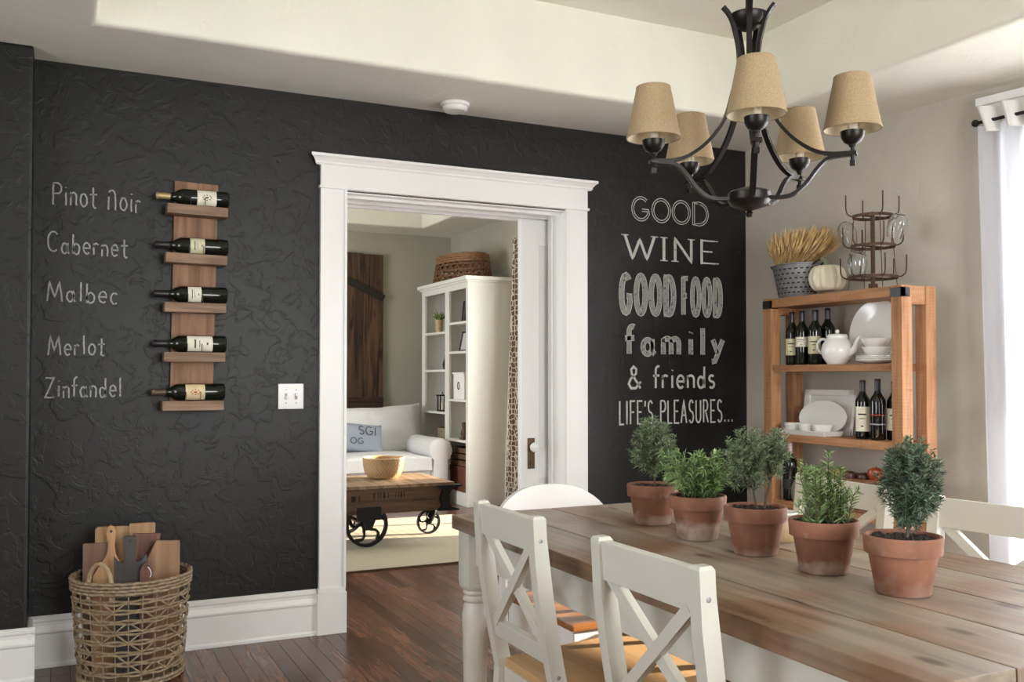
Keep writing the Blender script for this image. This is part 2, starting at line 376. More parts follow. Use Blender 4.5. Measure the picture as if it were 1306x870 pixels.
def dup(root, loc, label, rot=None, group=None):
    r = root.copy(); COL.objects.link(r); r.location = loc
    if rot is not None: r.rotation_euler = rot
    r['label'] = label
    if group: r['group'] = group
    def rec(src, dst):
        for ch in [c for c in bpy.data.objects if c.parent == src]:
            c = ch.copy(); COL.objects.link(c); c.parent = dst; rec(ch, c)
    rec(root, r); return r
NB = bmesh.new
def setvar(o, vals):
    at = o.data.attributes.new('var', 'FLOAT', 'FACE')
    at.data.foreach_set('value', vals)
    return o

# ================================================================== SETTING
YW = 4.33           # chalkboard wall face
YB = 4.65           # its living room face
XC = 3.59           # corner with the greige wall
WD = Vector((0.151, -0.9885, 0)); WN = Vector((-0.9885, -0.151, 0))     # greige wall direction / inward normal
def onwall(u, off, z): return Vector((XC, YW, 0)) + WD * u + WN * off + Vector((0, 0, z))
OX0, OX1, OZ = 1.205, 2.39, 2.062

# floor: strip planks running towards the wall
fl = NB(); b2(fl, (-2.4, -1.9, -0.06), (4.9, 10.1, -0.012))
floor = struct('floor', fl, flat('subfloor', (0.03, 0.015, 0.01), 0.8))
PWD = 0.07
base = NB(); base_var = []
def plank_mesh(L):
    bm = NB(); box(bm, (0, 0, 0), (PWD - 0.0016, L - 0.0016, 0.012), None, 0.0012)
    bmesh.ops.recalc_face_normals(bm, faces=bm.faces[:])
    me = bpy.data.meshes.new('floor_plank'); bm.to_mesh(me); bm.free(); me.materials.append(W_floor('y')); return me
PM = {L: plank_mesh(L) for L in (0.6, 0.8, 1.0, 1.25)}
stuff = NB(); svar = []; nplank = 0
x = -2.4
while x < 4.9:
    y = -1.9 + random.random() * -0.8
    while y < 9.9:
        L = random.choice([0.6, 0.8, 1.0, 1.25]); cx, cy = x + PWD / 2, y + L / 2
        if -0.35 < cx < 2.75 and cy + L / 2 > 2.6 and cy - L / 2 < 5.7 and nplank < 298:
            o = bpy.data.objects.new('floor_plank', PM[L]); COL.objects.link(o); o.location = (cx, cy, -0.006); o.parent = floor; nplank += 1
        else:
            n0 = len(stuff.faces); box(stuff, (cx, cy, -0.006), (PWD - 0.0016, L - 0.0016, 0.012)); v = random.random()
            svar += [v] * (len(stuff.faces) - n0)
        y += L
    x += PWD
so = obj('floor_boards_beyond', stuff, W_floor('y'), floor, False, kind='stuff'); setvar(so, svar)

# chalkboard wall with the cased opening
bm = NB()
b2(bm, (-0.105, YW, 0), (OX0, YB, 2.9)); b2(bm, (OX0, YW, OZ), (OX1, YB, 2.9))
b2(bm, (OX1, YW, 0), (XC + 0.02, 4.50, 2.9)); b2(bm, (OX1 + 0.5, 4.50, 0), (XC + 0.02, 4.61, 2.9)); 
b2(bm, (OX1, 4.50, OZ), (OX1 + 0.5, 4.61, 2.9))
wall_back = struct('wall_back', bm, M_black)
bm = NB(); b2(bm, (-1.6, 4.66, 0), (OX0, 4.70, 2.9)); b2(bm, (OX1, 4.62, 0), (4.2, 4.66, 2.9)); b2(bm, (OX0, 4.66, OZ), (OX1, 4.70, 2.9))
struct('wall_living_south', bm, M_living)
bm = NB(); box(bm, (-1.20, (4.155 + YB) / 2, 1.25), (2.19, YB - 4.155, 2.5), None, 0.012)
struct('wall_left', bm, M_black)
# greige wall with the window opening
bm = NB()
def wallbox(bm, u0, u1, z0, z1, o0=0.0, o1=-0.2):
    c = [onwall(u, o, z) for z in (z0, z1) for u, o in ((u0, o0), (u1, o0), (u1, o1), (u0, o1))]
    v = [bm.verts.new(p) for p in c]
    for q in ((0, 1, 2, 3), (7, 6, 5, 4), (0, 4, 5, 1), (1, 5, 6, 2), (2, 6, 7, 3), (3, 7, 4, 0)): bm.faces.new([v[i] for i in q])
WU0, WU1, WZ0, WZ1 = 1.60, 3.3, 0.35, 2.28
wallbox(bm, 0, WU0, 0, 2.9); wallbox(bm, WU1, 6.3, 0, 2.9); wallbox(bm, WU0, WU1, 0, WZ0); wallbox(bm, WU0, WU1, WZ1, 2.9)
struct('wall_right', bm, M_wall)
# walls behind the photographer, with windows
bm = NB()
SX0, SX1 = 0.75, 2.75   # big south window;  small south-west window with a slatted blind
QX0, QX1 = -0.75, 0.05
Y0, Y1 = -1.9, -1.78
for lo, hi in (((-2.3, 0), (SX0, 2.9)), ((SX1, 0), (4.9, 2.9)), ((SX0, 0), (SX1, 0.75)), ((SX0, 2.35), (SX1, 2.9))):
    b2(bm, (lo[0], Y0, lo[1]), (hi[0], Y1, hi[1]))
struct('wall_south', bm, M_wall)
bm = NB()
for lo, hi in (((Y0, 0), (0.4, 2.9)), ((2.0, 0), (4.7, 2.9)), ((0.4, 0), (2.0, 0.75)), ((0.4, 2.35), (2.0, 2.9))): b2(bm, (-2.4, lo[0], lo[1]), (-2.28, hi[0], hi[1]))
struct('wall_west', bm, M_wall)
# ceiling tray
bm = NB(); b2(bm, (-2.4, -1.9, 2.91), (4.9, YB, 3.0)); struct('ceiling', bm, M_ceil)
bm = NB()
def ringframe(bm, o, i_, z0, z1):
    O = [(o[0], o[1]), (o[2], o[1]), (o[2], o[3]), (o[0], o[3])]; I = [(i_[0], i_[1]), (i_[2], i_[1]), (i_[2], i_[3]), (i_[0], i_[3])]
    vo = [[bm.verts.new((*p, z)) for p in O] for z in (z0, z1)]; vi = [[bm.verts.new((*p, z)) for p in I] for z in (z0, z1)]
    for k in range(4):
        q = (k + 1) % 4
        bm.faces.new((vo[0][k], vo[0][q], vi[0][q], vi[0][k])); bm.faces.new((vo[1][k], vi[1][k], vi[1][q], vo[1][q]))
        bm.faces.new((vi[0][k], vi[0][q], vi[1][q], vi[1][k])); bm.faces.new((vo[0][k], vo[1][k], vo[1][q], vo[0][q]))
    es = [e for e in bm.edges if all(v in vi[0] for v in e.verts)] + [e for e in bm.edges if e.verts[0] in vi[0] + vi[1] and e.verts[1] in vi[0] + vi[1] and abs(e.verts[0].co.z - e.verts[1].co.z) > 0.1]
    bmesh.ops.bevel(bm, geom=es, offset=0.022, segments=4, affect='EDGES', profile=0.5)
ringframe(bm, (-2.45, -1.95, 4.95, YB + 0.02), (0.11, -0.9, 3.17, 3.80), 2.5, 2.96)
struct('ceiling_soffit', bm, M_ceil, smooth=True)
# living room shell
bm = NB(); b2(bm, (-1.7, 9.8, 0), (4.2, 9.95, 3.3)); struct('wall_living_north', bm, M_living)
bm = NB()
for lo, hi in (((4.6, 0), (6.15, 3.3)), ((7.45, 0), (9.9, 3.3)), ((6.15, 0), (7.45, 0.08)), ((6.15, 2.35), (7.45, 3.3))): b2(bm, (3.95, lo[0], lo[1]), (4.07, hi[0], hi[1]))
struct('wall_living_east', bm, M_living)
bm = NB()
for lo, hi in (((4.6, 0), (6.3, 3.3)), ((8.2, 0), (9.9, 3.3)), ((6.3, 0), (8.2, 0.6)), ((6.3, 2.35), (8.2, 3.3))): b2(bm, (-1.7, lo[0], lo[1]), (-1.58, hi[0], hi[1]))
struct('wall_living_west', bm, M_living)
bm = NB(); b2(bm, (-1.7, 4.6, 3.12), (4.2, 9.95, 3.2)); struct('ceiling_living', bm, M_ceil)
bm = NB(); ringframe(bm, (-1.7, 4.66, 4.2, 9.9), (-1.1, 5.2, 3.43, 9.3), 2.743, 3.16)
struct('ceiling_living_soffit', bm, M_ceil, smooth=True)

# baseboards: profile extruded
BB = [(0, 0), (0.022, 0), (0.022, 0.012), (0.016, 0.02), (0.016, 0.135), (0.022, 0.142), (0.022, 0.150), (0.012, 0.170), (0.012, 0.182), (0.017, 0.190), (0.017, 0.200), (0.006, 0.209), (0, 0.209)]
def baseboard(name, p0, p1, parent=None):
    p0, p1 = Vector(p0), Vector(p1); d = (p1 - p0).normalized(); nrm = Vector((d.y, -d.x, 0)); bm = NB()
    A = [bm.verts.new(p0 + nrm * a + Vector((0, 0, z))) for a, z in BB]; B = [bm.verts.new(p1 + nrm * a + Vector((0, 0, z))) for a, z in BB]
    for i in range(len(BB)): bm.faces.new((A[i], B[i], B[(i + 1) % len(BB)], A[(i + 1) % len(BB)]))
    bm.faces.new(A); bm.faces.new(B)
    return struct(name, bm, M_trim)
baseboard('baseboard_back', (-0.10, YW, 0), (1.075, YW, 0))
baseboard('baseboard_left', (-2.28, 4.155, 0), (-0.078, 4.155, 0))
baseboard('baseboard_corner', (-0.105, 4.14, 0), (-0.105, YW, 0)).location = (0, 0, 0)
baseboard('baseboard_back_right', (2.52, YW, 0), (XC, YW, 0))
baseboard('baseboard_right', onwall(0, 0, 0), onwall(6, 0, 0))
baseboard('baseboard_living', (-1.6, 9.8, 0), (3.95, 9.8, 0))

# door casing
bm = NB()
for x0, x1 in ((1.085, 1.207), (2.388, 2.515)):
    b2(bm, (x0, YW - 0.022, 0.21), (x1, YW + 0.002, 2.075), 0.003)
b2(bm, (1.197, YW - 0.030, 0.21), (1.210, YW - 0.01, 2.070), 0.003); b2(bm, (2.385, YW - 0.030, 0.21), (2.398, YW - 0.01, 2.070), 0.003)
tr = struct('trim_1', bm, M_trim)
bm = NB()
for x0, x1 in ((1.075, 1.213), (2.382, 2.522)):
    b2(bm, (x0, YW - 0.034, 0), (x1, YW + 0.002, 0.19), 0.003); b2(bm, (x0 + 0.004, YW - 0.029, 0.19), (x1 - 0.004, YW, 0.212), 0.004)
struct('plinth_block', bm, M_trim, tr)
bm = NB()
b2(bm, (1.078, YW - 0.034, 2.066), (2.522, YW, 2.080), 0.004)
b2(bm, (1.085, YW - 0.024, 2.080), (2.515, YW, 2.180), 0.002)
cp = [(0.024, 2.175), (0.030, 2.183), (0.030, 2.190), (0.042, 2.205), (0.052, 2.212), (0.052, 2.224), (0.0, 2.224), (0, 2.175)]
prof = [(YW - a, z) for a, z in cp]
A = [[bm.verts.new((xx + s * (YW - a[0]), a[0], a[1])) for a in prof] for xx, s in ((1.087, -1), (2.513, 1))]
for i in range(len(prof)): bm.faces.new((A[0][i], A[1][i], A[1][(i + 1) % len(prof)], A[0][(i + 1) % len(prof)]))
bm.faces.new(A[0]); bm.faces.new(A[1])
struct('header_cornice', bm, M_trim, tr)
bm = NB()   # jambs and soffit lining with stop strips
b2(bm, (OX1 - 0.003, YW, 0), (OX1 + 0.02, 4.505, OZ)); b2(bm, (OX0 - 0.01, YW, 0), (OX0 + 0.004, YB + 0.05, OZ)); b2(bm, (OX0, YW, OZ - 0.006), (OX1, YB + 0.05, OZ + 0.01))
b2(bm, (OX1 - 0.003, 4.605, 0), (OX1 + 0.02, YB + 0.05, OZ))
b2(bm, (OX0, YW + 0.05, OZ - 0.02), (OX1, YW + 0.09, OZ), 0.003); b2(bm, (OX0, 4.50, OZ - 0.022), (OX1, 4.52, OZ), 0.003); b2(bm, (OX0, 4.60, OZ - 0.022), (OX1, 4.63, OZ), 0.003)
b2(bm, (OX1 - 0.012, 4.46, 0), (OX1, 4.50, OZ), 0.003)
struct('jamb_lining', bm, M_trim, tr)

# pocket door, half pulled out of the wall
door = thing('door_1', None, None, (0, 0, 0)); del door['label']; del door['category']; door['kind'] = 'structure'
bm = NB()
DX0, DX1, DY0, DY1 = 2.232, 2.86, 4.537, 4.573
for lo, hi in (((DX0, 0.01), (2.345, 2.04)), ((DX1 - 0.11, 0.01), (DX1, 2.04)), ((2.34, 0.01), (2.76, 0.22)), ((2.34, 0.64), (2.76, 0.80)), ((2.34, 1.90), (2.76, 2.04))):
    b2(bm, (lo[0], DY0, lo[1]), (hi[0], DY1, hi[1]), 0.002)
obj('door_frame', bm, M_trim, door, False)
for z0, z1 in ((0.2, 0.65), (0.79, 1.91)):
    bm = NB(); b2(bm, (2.335, DY0 + 0.012, z0), (2.76, DY1 - 0.012, z1)); obj('door_panel', bm, M_trim, door, False)
bm = NB(); box(bm, (2.293, DY0 - 0.003, 0.775), (0.042, 0.006, 0.165), None, 0.002); esc = obj('escutcheon', bm, M_brass, door, label='aged brass keyhole plate')
bm = NB(); lathe(bm, [(0.008, 0), (0.008, 0.02), (0.012, 0.024), (0.024, 0.034), (0.027, 0.046), (0.022, 0.058), (0.010, 0.064), (0, 0.065)], 20, (2.293, DY0 - 0.002, 0.81), 'z', Matrix.Rotation(R(90), 3, 'X')); obj('door_knob', bm, M_china, esc, label='white porcelain knob')
bm = NB(); b2(bm, (2.282, DY0 - 0.0075, 0.715), (2.288, DY0 - 0.005, 0.735)); obj('keyhole', bm, M_ink, esc)

# dining room window in the greige wall + glass, and other windows
def wbar(bm, u0, u1, z0, z1, o0, o1): wallbox(bm, u0, u1, z0, z1, o0, o1)
bm = NB()
wbar(bm, WU0 - 0.14, WU0, WZ0 - 0.1, WZ1 + 0.06, 0.02, 0.0); wbar(bm, WU1, WU1 + 0.1, WZ0 - 0.1, WZ1 + 0.1, 0.02, 0.0)
wbar(bm, WU0 - 0.16, WU1 + 0.12, WZ1 + 0.02, WZ1 + 0.14, 0.025, 0.0); wbar(bm, WU0 - 0.19, WU1 + 0.14, WZ1 + 0.14, WZ1 + 0.175, 0.05, 0.0)
wbar(bm, WU0 - 0.12, WU1 + 0.12, WZ0 - 0.03, WZ0, 0.05, 0.0)
win = struct('window_1', bm, M_trim)
bm = NB()
for u in (WU0, (WU0 + WU1) / 2 - 0.025, WU1 - 0.05): wbar(bm, u, u + 0.05, WZ0, WZ1, -0.06, -0.11)
for z in (WZ0, 1.3, WZ1 - 0.05): wbar(bm, WU0, WU1, z, z + 0.05, -0.065, -0.105)
struct('window_frame', bm, M_trim, win)
def pane(name, corners, parent):
    bm = NB(); bm.faces.new([bm.verts.new(c) for c in corners])
    m = MATS.get('pane')
    if not m:
        m = bpy.data.materials.new('window_pane'); m.use_nodes = True; n = m.node_tree.nodes; l = m.node_tree.links; n.clear()
        o = n.new('ShaderNodeOutputMaterial'); a = n.new('ShaderNodeBsdfTransparent'); g = n.new('ShaderNodeBsdfGlossy'); g.inputs['Roughness'].default_value = 0.02; x = n.new('ShaderNodeMixShader'); x.inputs[0].default_value = 0.06
        l.new(a.outputs[0], x.inputs[1]); l.new(g.outputs[0], x.inputs[2]); l.new(x.outputs[0], o.inputs[0]); MATS['pane'] = m
    return struct(name, bm, m, parent)
um = (WU0 + WU1) / 2
for u0, u1 in ((WU0 + 0.05, um - 0.025), (um + 0.025, WU1 - 0.05)):
    for z0, z1 in ((WZ0 + 0.05, 1.3), (1.35, WZ1 - 0.05)):
        pane('pane', [onwall(u0, -0.085, z0), onwall(u1, -0.085, z0), onwall(u1, -0.085, z1), onwall(u0, -0.085, z1)], win)
def simple_window(name, axis, c, a0, a1, z0, z1):
    bm = NB()
    def bb(p0, p1, q0, q1, t=0.025):
        if axis == 'y': b2(bm, (p0, c - t, q0), (p1, c + t, q1))
        else: b2(bm, (c - t, p0, q0), (c + t, p1, q1))
    for a in (a0, (a0 + a1) / 2 - 0.02, a1 - 0.05): bb(a, a + 0.05, z0, z1)
    for z in (z0, (z0 + z1) / 2, z1 - 0.05): bb(a0, a1, z, z + 0.05, 0.02)
    return struct(name, bm, M_trim)
simple_window('window_2', 'y', -1.84, SX0, SX1, 0.75, 2.35)
simple_window('window_4', 'x', -2.34, 0.4, 2.0, 0.75, 2.35)
simple_window('window_5', 'x', 4.01, 6.15, 7.45, 0.08, 2.35)
simple_window('window_3', 'x', -1.64, 6.3, 8.2, 0.6, 2.35)

# smoke detector and light switch
sd = thing('smoke_detector', 'round white smoke detector on the grey soffit above the doorway', 'detector', (1.70, 4.17, 2.5))
bm = NB(); lathe(bm, [(0.070, 0), (0.070, -0.012), (0.066, -0.016)], 32); obj('base_ring', bm, M_trim, sd)
bm = NB(); lathe(bm, [(0.060, -0.014), (0.060, -0.030), (0.052, -0.038), (0.0, -0.040)], 32); obj('cover', bm, M_trim, sd)
sw = thing('light_switch', 'white double toggle light switch plate left of the door casing', 'switch', (0.955, YW, 1.098))
bm = NB(); box(bm, (0, -0.004, 0), (0.115, 0.008, 0.115), None, 0.003); obj('plate', bm, M_trim, sw)
for sx in (-0.023, 0.023):
    bm = NB(); box(bm, (sx, -0.0085, 0), (0.012, 0.003, 0.028), None, 0.0006); s_ = obj('toggle_slot', bm, flat('grey_shadow_plastic', (0.35, 0.35, 0.34), 0.5), sw)
    bm = NB(); box(bm, (sx, -0.013, 0.004 if sx > 0 else -0.004), (0.008, 0.014, 0.011), (R(25 if sx < 0 else -25), 0, 0), 0.001); obj('toggle', bm, M_trim, s_)
    for z in (-0.030, 0.030):
        bm = NB(); lathe(bm, [(0.003, 0), (0.003, 0.002), (0, 0.0025)], 10, (sx, -0.008, z), 'z', Matrix.Rotation(R(90), 3, 'X')); obj('screw', bm, M_steel, sw)

# ================================================================== CHALK LETTERING
G = {}
def g(ch, w, *st): G[ch] = (w, st)
# capitals (height 1)
g('P', .55, [(0.05, 0), (0.05, 1)], [(0.05, 1), (.3, 1)] + arc(.3, .76, .22, .24, 90, -90, 8) + [(0.05, .52)])
g('C', .65, arc(.36, .5, .31, .5, 50, 310))
g('M', .8, [(0.04, 0), (0.14, 1), (.38, .25), (.62, 1), (.74, 0)])
g('Z', .62, [(0.05, 1), (.55, 1), (.05, 0), (.58, 0)])
g('G', .72, arc(.36, .5, .32, .5, 48, 335) + [(.64, .44), (.40, .44)])
g('O', .74, arc(.37, .5, .33, .5, 90, 450, 26))
g('D', .70, [(0.07, 0), (0.07, 1), (.28, 1)] + arc(.28, .5, .36, .5, 90, -90, 12) + [(.07, 0)])
g('W', 1.0, [(0.03, 1), (.27, 0), (.5, .85), (.73, 0), (.97, 1)])
g('I', .24, [(.12, 0), (.12, 1)])
g('N', .74, [(.09, 0), (.09, 1), (.63, 0), (.63, 1)])
g('E', .58, [(.53, 1), (.08, 1), (.08, 0), (.55, 0)], [(.08, .52), (.45, .52)])
g('F', .54, [(.52, 1), (.08, 1), (.08, 0)], [(.08, .52), (.43, .52)])
g('L', .50, [(.08, 1), (.08, 0), (.48, 0)])
g('S', .56, arc(.28, .75, .2, .25, 30, 270, 9) + arc(.28, .25, .21, .25, 90, -150, 9))
g('A', .64, [(.03, 0), (.30, 1), (.57, 0)], [(.13, .34), (.47, .34)])
g('U', .62, [(.07, 1), (.07, .26)] + arc(.30, .26, .23, .26, 180, 360, 10) + [(.53, 1)])
g('R', .62, [(.08, 0), (.08, 1), (.28, 1)] + arc(.28, .76, .22, .24, 90, -90, 8) + [(.08, .52)], [(.28, .52), (.55, 0)])
g("'", .18, [(.1, 1), (.07, .76)]); g('.', .24, [(.12, .0), (.12, .10)]); g(' ', .4)
# lowercase (x height .6)
g('i', .24, [(.12, 0), (.12, .58)], [(.12, .80), (.13, .84)])
g('n', .46, [(.06, 0), (.06, .58)], [(.06, .40)] + arc(.22, .40, .16, .18, 180, 0, 8) + [(.38, 0)])
g('o', .50, arc(.25, .29, .19, .29, 90, 450, 16))
g('t', .42, [(.2, .95), (.2, .08), (.3, .0), (.36, .05)], [(.02, .62), (.42, .64)])
g('r', .36, [(.06, 0), (.06, .58)], [(.06, .38)] + arc(.2, .40, .14, .18, 180, 40, 7))
g('a', .52, arc(.22, .26, .16, .26, 0, 360, 16), [(.38, .56), (.39, .10), (.48, 0)])
g('b', .50, [(.07, 1), (.07, 0)], arc(.25, .27, .18, .27, 180, 540, 16))
g('e', .48, [(.06, .30), (.42, .30)] + arc(.24, .29, .18, .29, 0, 315, 14))
g('l', .24, [(.12, 1), (.12, 0)])
g('c', .42, arc(.24, .29, .18, .29, 50, 310, 12))
g('f', .36, arc(.26, .80, .12, .2, 60, 180, 6) + [(.14, 0)], [(.0, .56), (.32, .58)])
g('d', .52, arc(.22, .26, .16, .26, 0, 360, 16), [(.40, 1), (.40, 0)])
g('m', .74, [(.06, 0), (.06, .58)], [(.06, .42)] + arc(.20, .42, .14, .16, 180, 0, 7) + [(.34, 0)], [(.34, .42)] + arc(.48, .42, .14, .16, 180, 0, 7) + [(.62, 0)])
g('y', .50, [(.06, .58), (.25, .06)], [(.44, .58), (.24, .02), (.14, -.24), (.02, -.26)])
g('s', .40, arc(.20, .44, .13, .14, 40, 270, 7) + arc(.20, .15, .14, .15, 90, -140, 7))
g('&', .72, [(.66, .30), (.40, .0), (.18, .0), (.06, .20), (.16, .42), (.42, .66), (.44, .86), (.30, .98), (.18, .84), (.22, .64), (.64, .0)])
G['Nh'] = (.62, ([(.06, .0), (.10, .80)], [(.08, .62)] + arc(.28, .66, .20, .26, 170, -10, 10) + [(.50, .0)]))
def ribbon(bm, pts, w, conv, jit=0.0, rnd=None, wv=None):
    P = []
    for i in range(len(pts) - 1):
        a, b = Vector(pts[i]), Vector(pts[i + 1]); k = max(1, int((b - a).length / 0.12))
        for j in range(k): P.append(a.lerp(b, j / k))
    P.append(Vector(pts[-1]))
    Q = [p.copy() for p in P]
    if jit:
        for p in Q: p += Vector((rnd.uniform(-jit, jit), rnd.uniform(-jit, jit)))
    L = []; n = len(Q); closed = (Q[0] - Q[-1]).length < 0.02 and n > 6
    for i in range(n):
        if closed and i in (0, n - 1): t1 = Q[1] - Q[0]; t0 = Q[-1] - Q[-2]
        else: t0 = Q[i] - Q[max(i - 1, 0)]; t1 = Q[min(i + 1, n - 1)] - Q[i]
        if t0.length < 1e-6: t0 = t1
        if t1.length < 1e-6: t1 = t0
        t0, t1 = t0.normalized(), t1.normalized(); t = t0 + t1
        if t.length < 1e-3: t = t1
        t.normalize(); nn = Vector((-t.y, t.x)); c = max(0.55, abs(nn.dot(Vector((-t1.y, t1.x)))))
        ww = w / 2 / c
        if wv: ww *= wv(t)
        L.append((bm.verts.new(conv(Q[i] + nn * ww)), bm.verts.new(conv(Q[i] - nn * ww))))
    for i in range(n - 1): bm.faces.new((L[i][0], L[i][1], L[i + 1][1], L[i + 1][0]))
def layout(text, track=0.06):
    x = 0; out = []
    for ch in text:
        w, st = G[ch]; out.append((x, st)); x += w + track
    return out, x - track
def serifs(ch_strokes):
    out = []
    for s in ch_strokes:
        for e in (s[0], s[-1]):
            if abs(e[1]) < 0.02 or abs(e[1] - 1) < 0.02: out.append([(e[0] - .12, e[1]), (e[0] + .12, e[1])])
    return out
def write(name, text, x0, z0, x1, z1, cap, mode, mats, w, jit=0, label=None, tail=1.0, slope=0.0, seed=1, track=0.06, serif=False):
    rnd = random.Random(seed); lay, tot = layout(text, track); sx = (x1 - x0) / tot; par = None
    def conv_f(ox, off):
        return lambda p: Vector((x0 + (ox + p[0]) * sx, YW - off, z0 + p[1] * cap + slope * (ox + p[0]) * sx))
    # strokes are widened in metres: work in scaled space
    bmA, bmB = NB(), NB()
    for ox, st in lay:
        S = [[((ox + p[0]) * sx, p[1] * cap) for p in s] for s in st]
        if serif and mode != 'plain': 
            S2 = [[((ox + p[0]) * sx, p[1] * cap) for p in s] for s in serifs(st)]
        else: S2 = []
        cv = lambda off: (lambda p: Vector((x0 + p[0], YW - off, z0 + p[1] + slope * p[0])))
        def rib(bm, s, ww, off, wv=None):
            k = 0.02
            s = [(a / cap, b / cap) for a, b in s]
            ribbon(bm, s, ww / cap, lambda p: cv(off)(Vector((p[0] * cap, p[1] * cap))), jit, rnd, wv)
        if mode == 'plain':
            for s in S: rib(bmA, s, w, 0.0012)
        elif mode == 'outline':
            for s in S + S2:
                for sg in (-1, 1):
                    off = []
                    for i in range(len(s)):
                        a, b = Vector(s[max(i - 1, 0)]), Vector(s[min(i + 1, len(s) - 1)]); t = b - a
                        if i in (0, len(s) - 1) and len(s) > 8 and (Vector(s[0]) - Vector(s[-1])).length < 0.01: t = Vector(s[1]) - Vector(s[-2])
                        t.normalize(); off.append((s[i][0] - t.y * w / 2 * sg, s[i][1] + t.x * w / 2 * sg))
                    rib(bmA, off, 0.0042, 0.0012)
        elif mode == 'serif':
            for s in S: rib(bmA, s, w, 0.0012, lambda t: 0.55 + 0.65 * abs(t.y) * (1 if t.x > -0.9 else 1))
            for s in S2: rib(bmA, s, w * 0.35, 0.0013)
        elif mode == 'block':
            for s in S: rib(bmA, s, w, 0.0011)
            for s in S:
                for sg in (-1, 1):
                    off = []; cl = len(s) > 8 and (Vector(s[0]) - Vector(s[-1])).length < 0.01
                    for i in range(len(s)):
                        a, b = Vector(s[max(i - 1, 0)]), Vector(s[min(i + 1, len(s) - 1)]); t = b - a
                        if cl and i in (0, len(s) - 1): t = Vector(s[1]) - Vector(s[-2])
                        t.normalize(); off.append((s[i][0] - t.y * w / 2 * sg, s[i][1] + t.x * w / 2 * sg))
                    rib(bmB, off, 0.0032, 0.0016)
    o = obj(name, bmA, mats[0], wall_back, False, label=label)
    if mode == 'block': obj('letter_outline', bmB, mats[1], o, False)
    else: bmB.free()
    return o
def names(text, glyphs, x0, z0, x1, cap, seed, slope=0.0):
    rnd = random.Random(seed); bm = NB(); tot = sum(G[c][0] + 0.10 for c in glyphs) - 0.10; sx = (x1 - x0) / tot; ox = 0
    for c in glyphs:
        w, st = G[c]; dz = rnd.uniform(-0.004, 0.004)
        for s in st:
            ribbon(bm, [((ox + p[0]) * sx / cap, p[1]) for p in s], 0.0065 / cap, lambda p: Vector((x0 + p[0] * cap, YW - 0.0012, z0 + dz + p[1] * cap + slope * p[0] * cap)), 0.012, rnd)
        ox += w + 0.10
    obj('chalk_writing', bm, C_thin, wall_back, False, label='handwritten chalk word ' + text)
names('Pinot Noir', ['P', 'i', 'n', 'o', 't', ' ', 'Nh', 'o', 'i', 'r'], -0.035, 1.905, 0.308, 0.092, 1, -0.03)
names('Cabernet', list('Cabernet'), -0.053, 1.705, 0.258, 0.082, 2, -0.02)
names('Malbec', list('Malbec'), -0.053, 1.503, 0.221, 0.080, 3, -0.02)
names('Merlot', list('Merlot'), -0.046, 1.28, 0.172, 0.078, 4)
names('Zinfandel', list('Zinfandel'), -0.056, 1.102, 0.240, 0.080, 5, 0.0)
write('chalk_lettering', 'GOOD', 2.805, 2.048, 3.325, 0, 0.122, 'outline', [C_bright], 0.013, label='outlined chalk word GOOD', serif=False, seed=2)
write('chalk_lettering', 'WINE', 2.755, 1.832, 3.375, 0, 0.128, 'serif', [C_bright], 0.015, label='chalk word WINE in serif capitals', serif=True, track=0.16)
write('chalk_lettering', 'GOOD', 2.735, 1.535, 3.085, 0, 0.205, 'block', [C_fill, C_bright], 0.032, label='chalk word GOOD in tall heavy capitals', track=0.36)
write('chalk_lettering', 'FOOD', 3.14, 1.535, 3.41, 0, 0.205, 'block', [C_fill, C_bright], 0.027, label='chalk word FOOD in tall heavy capitals', track=0.36)
write('chalk_lettering', 'family', 2.76, 1.312, 3.43, 0, 0.150, 'block', [C_fill, C_bright], 0.028, label='chalk word family in heavy lower case', track=0.20)
write('chalk_lettering', '& friends', 2.775, 1.125, 3.365, 0, 0.120, 'plain', [C_bright], 0.013, label='chalk words & friends in script', track=0.07, jit=0.0)
write('chalk_lettering', "LIFE'S PLEASURES...", 2.72, 0.930, 3.49, 0, 0.125, 'plain', [C_bright], 0.0095, label="chalk words LIFE'S PLEASURES... in narrow capitals", track=0.14)

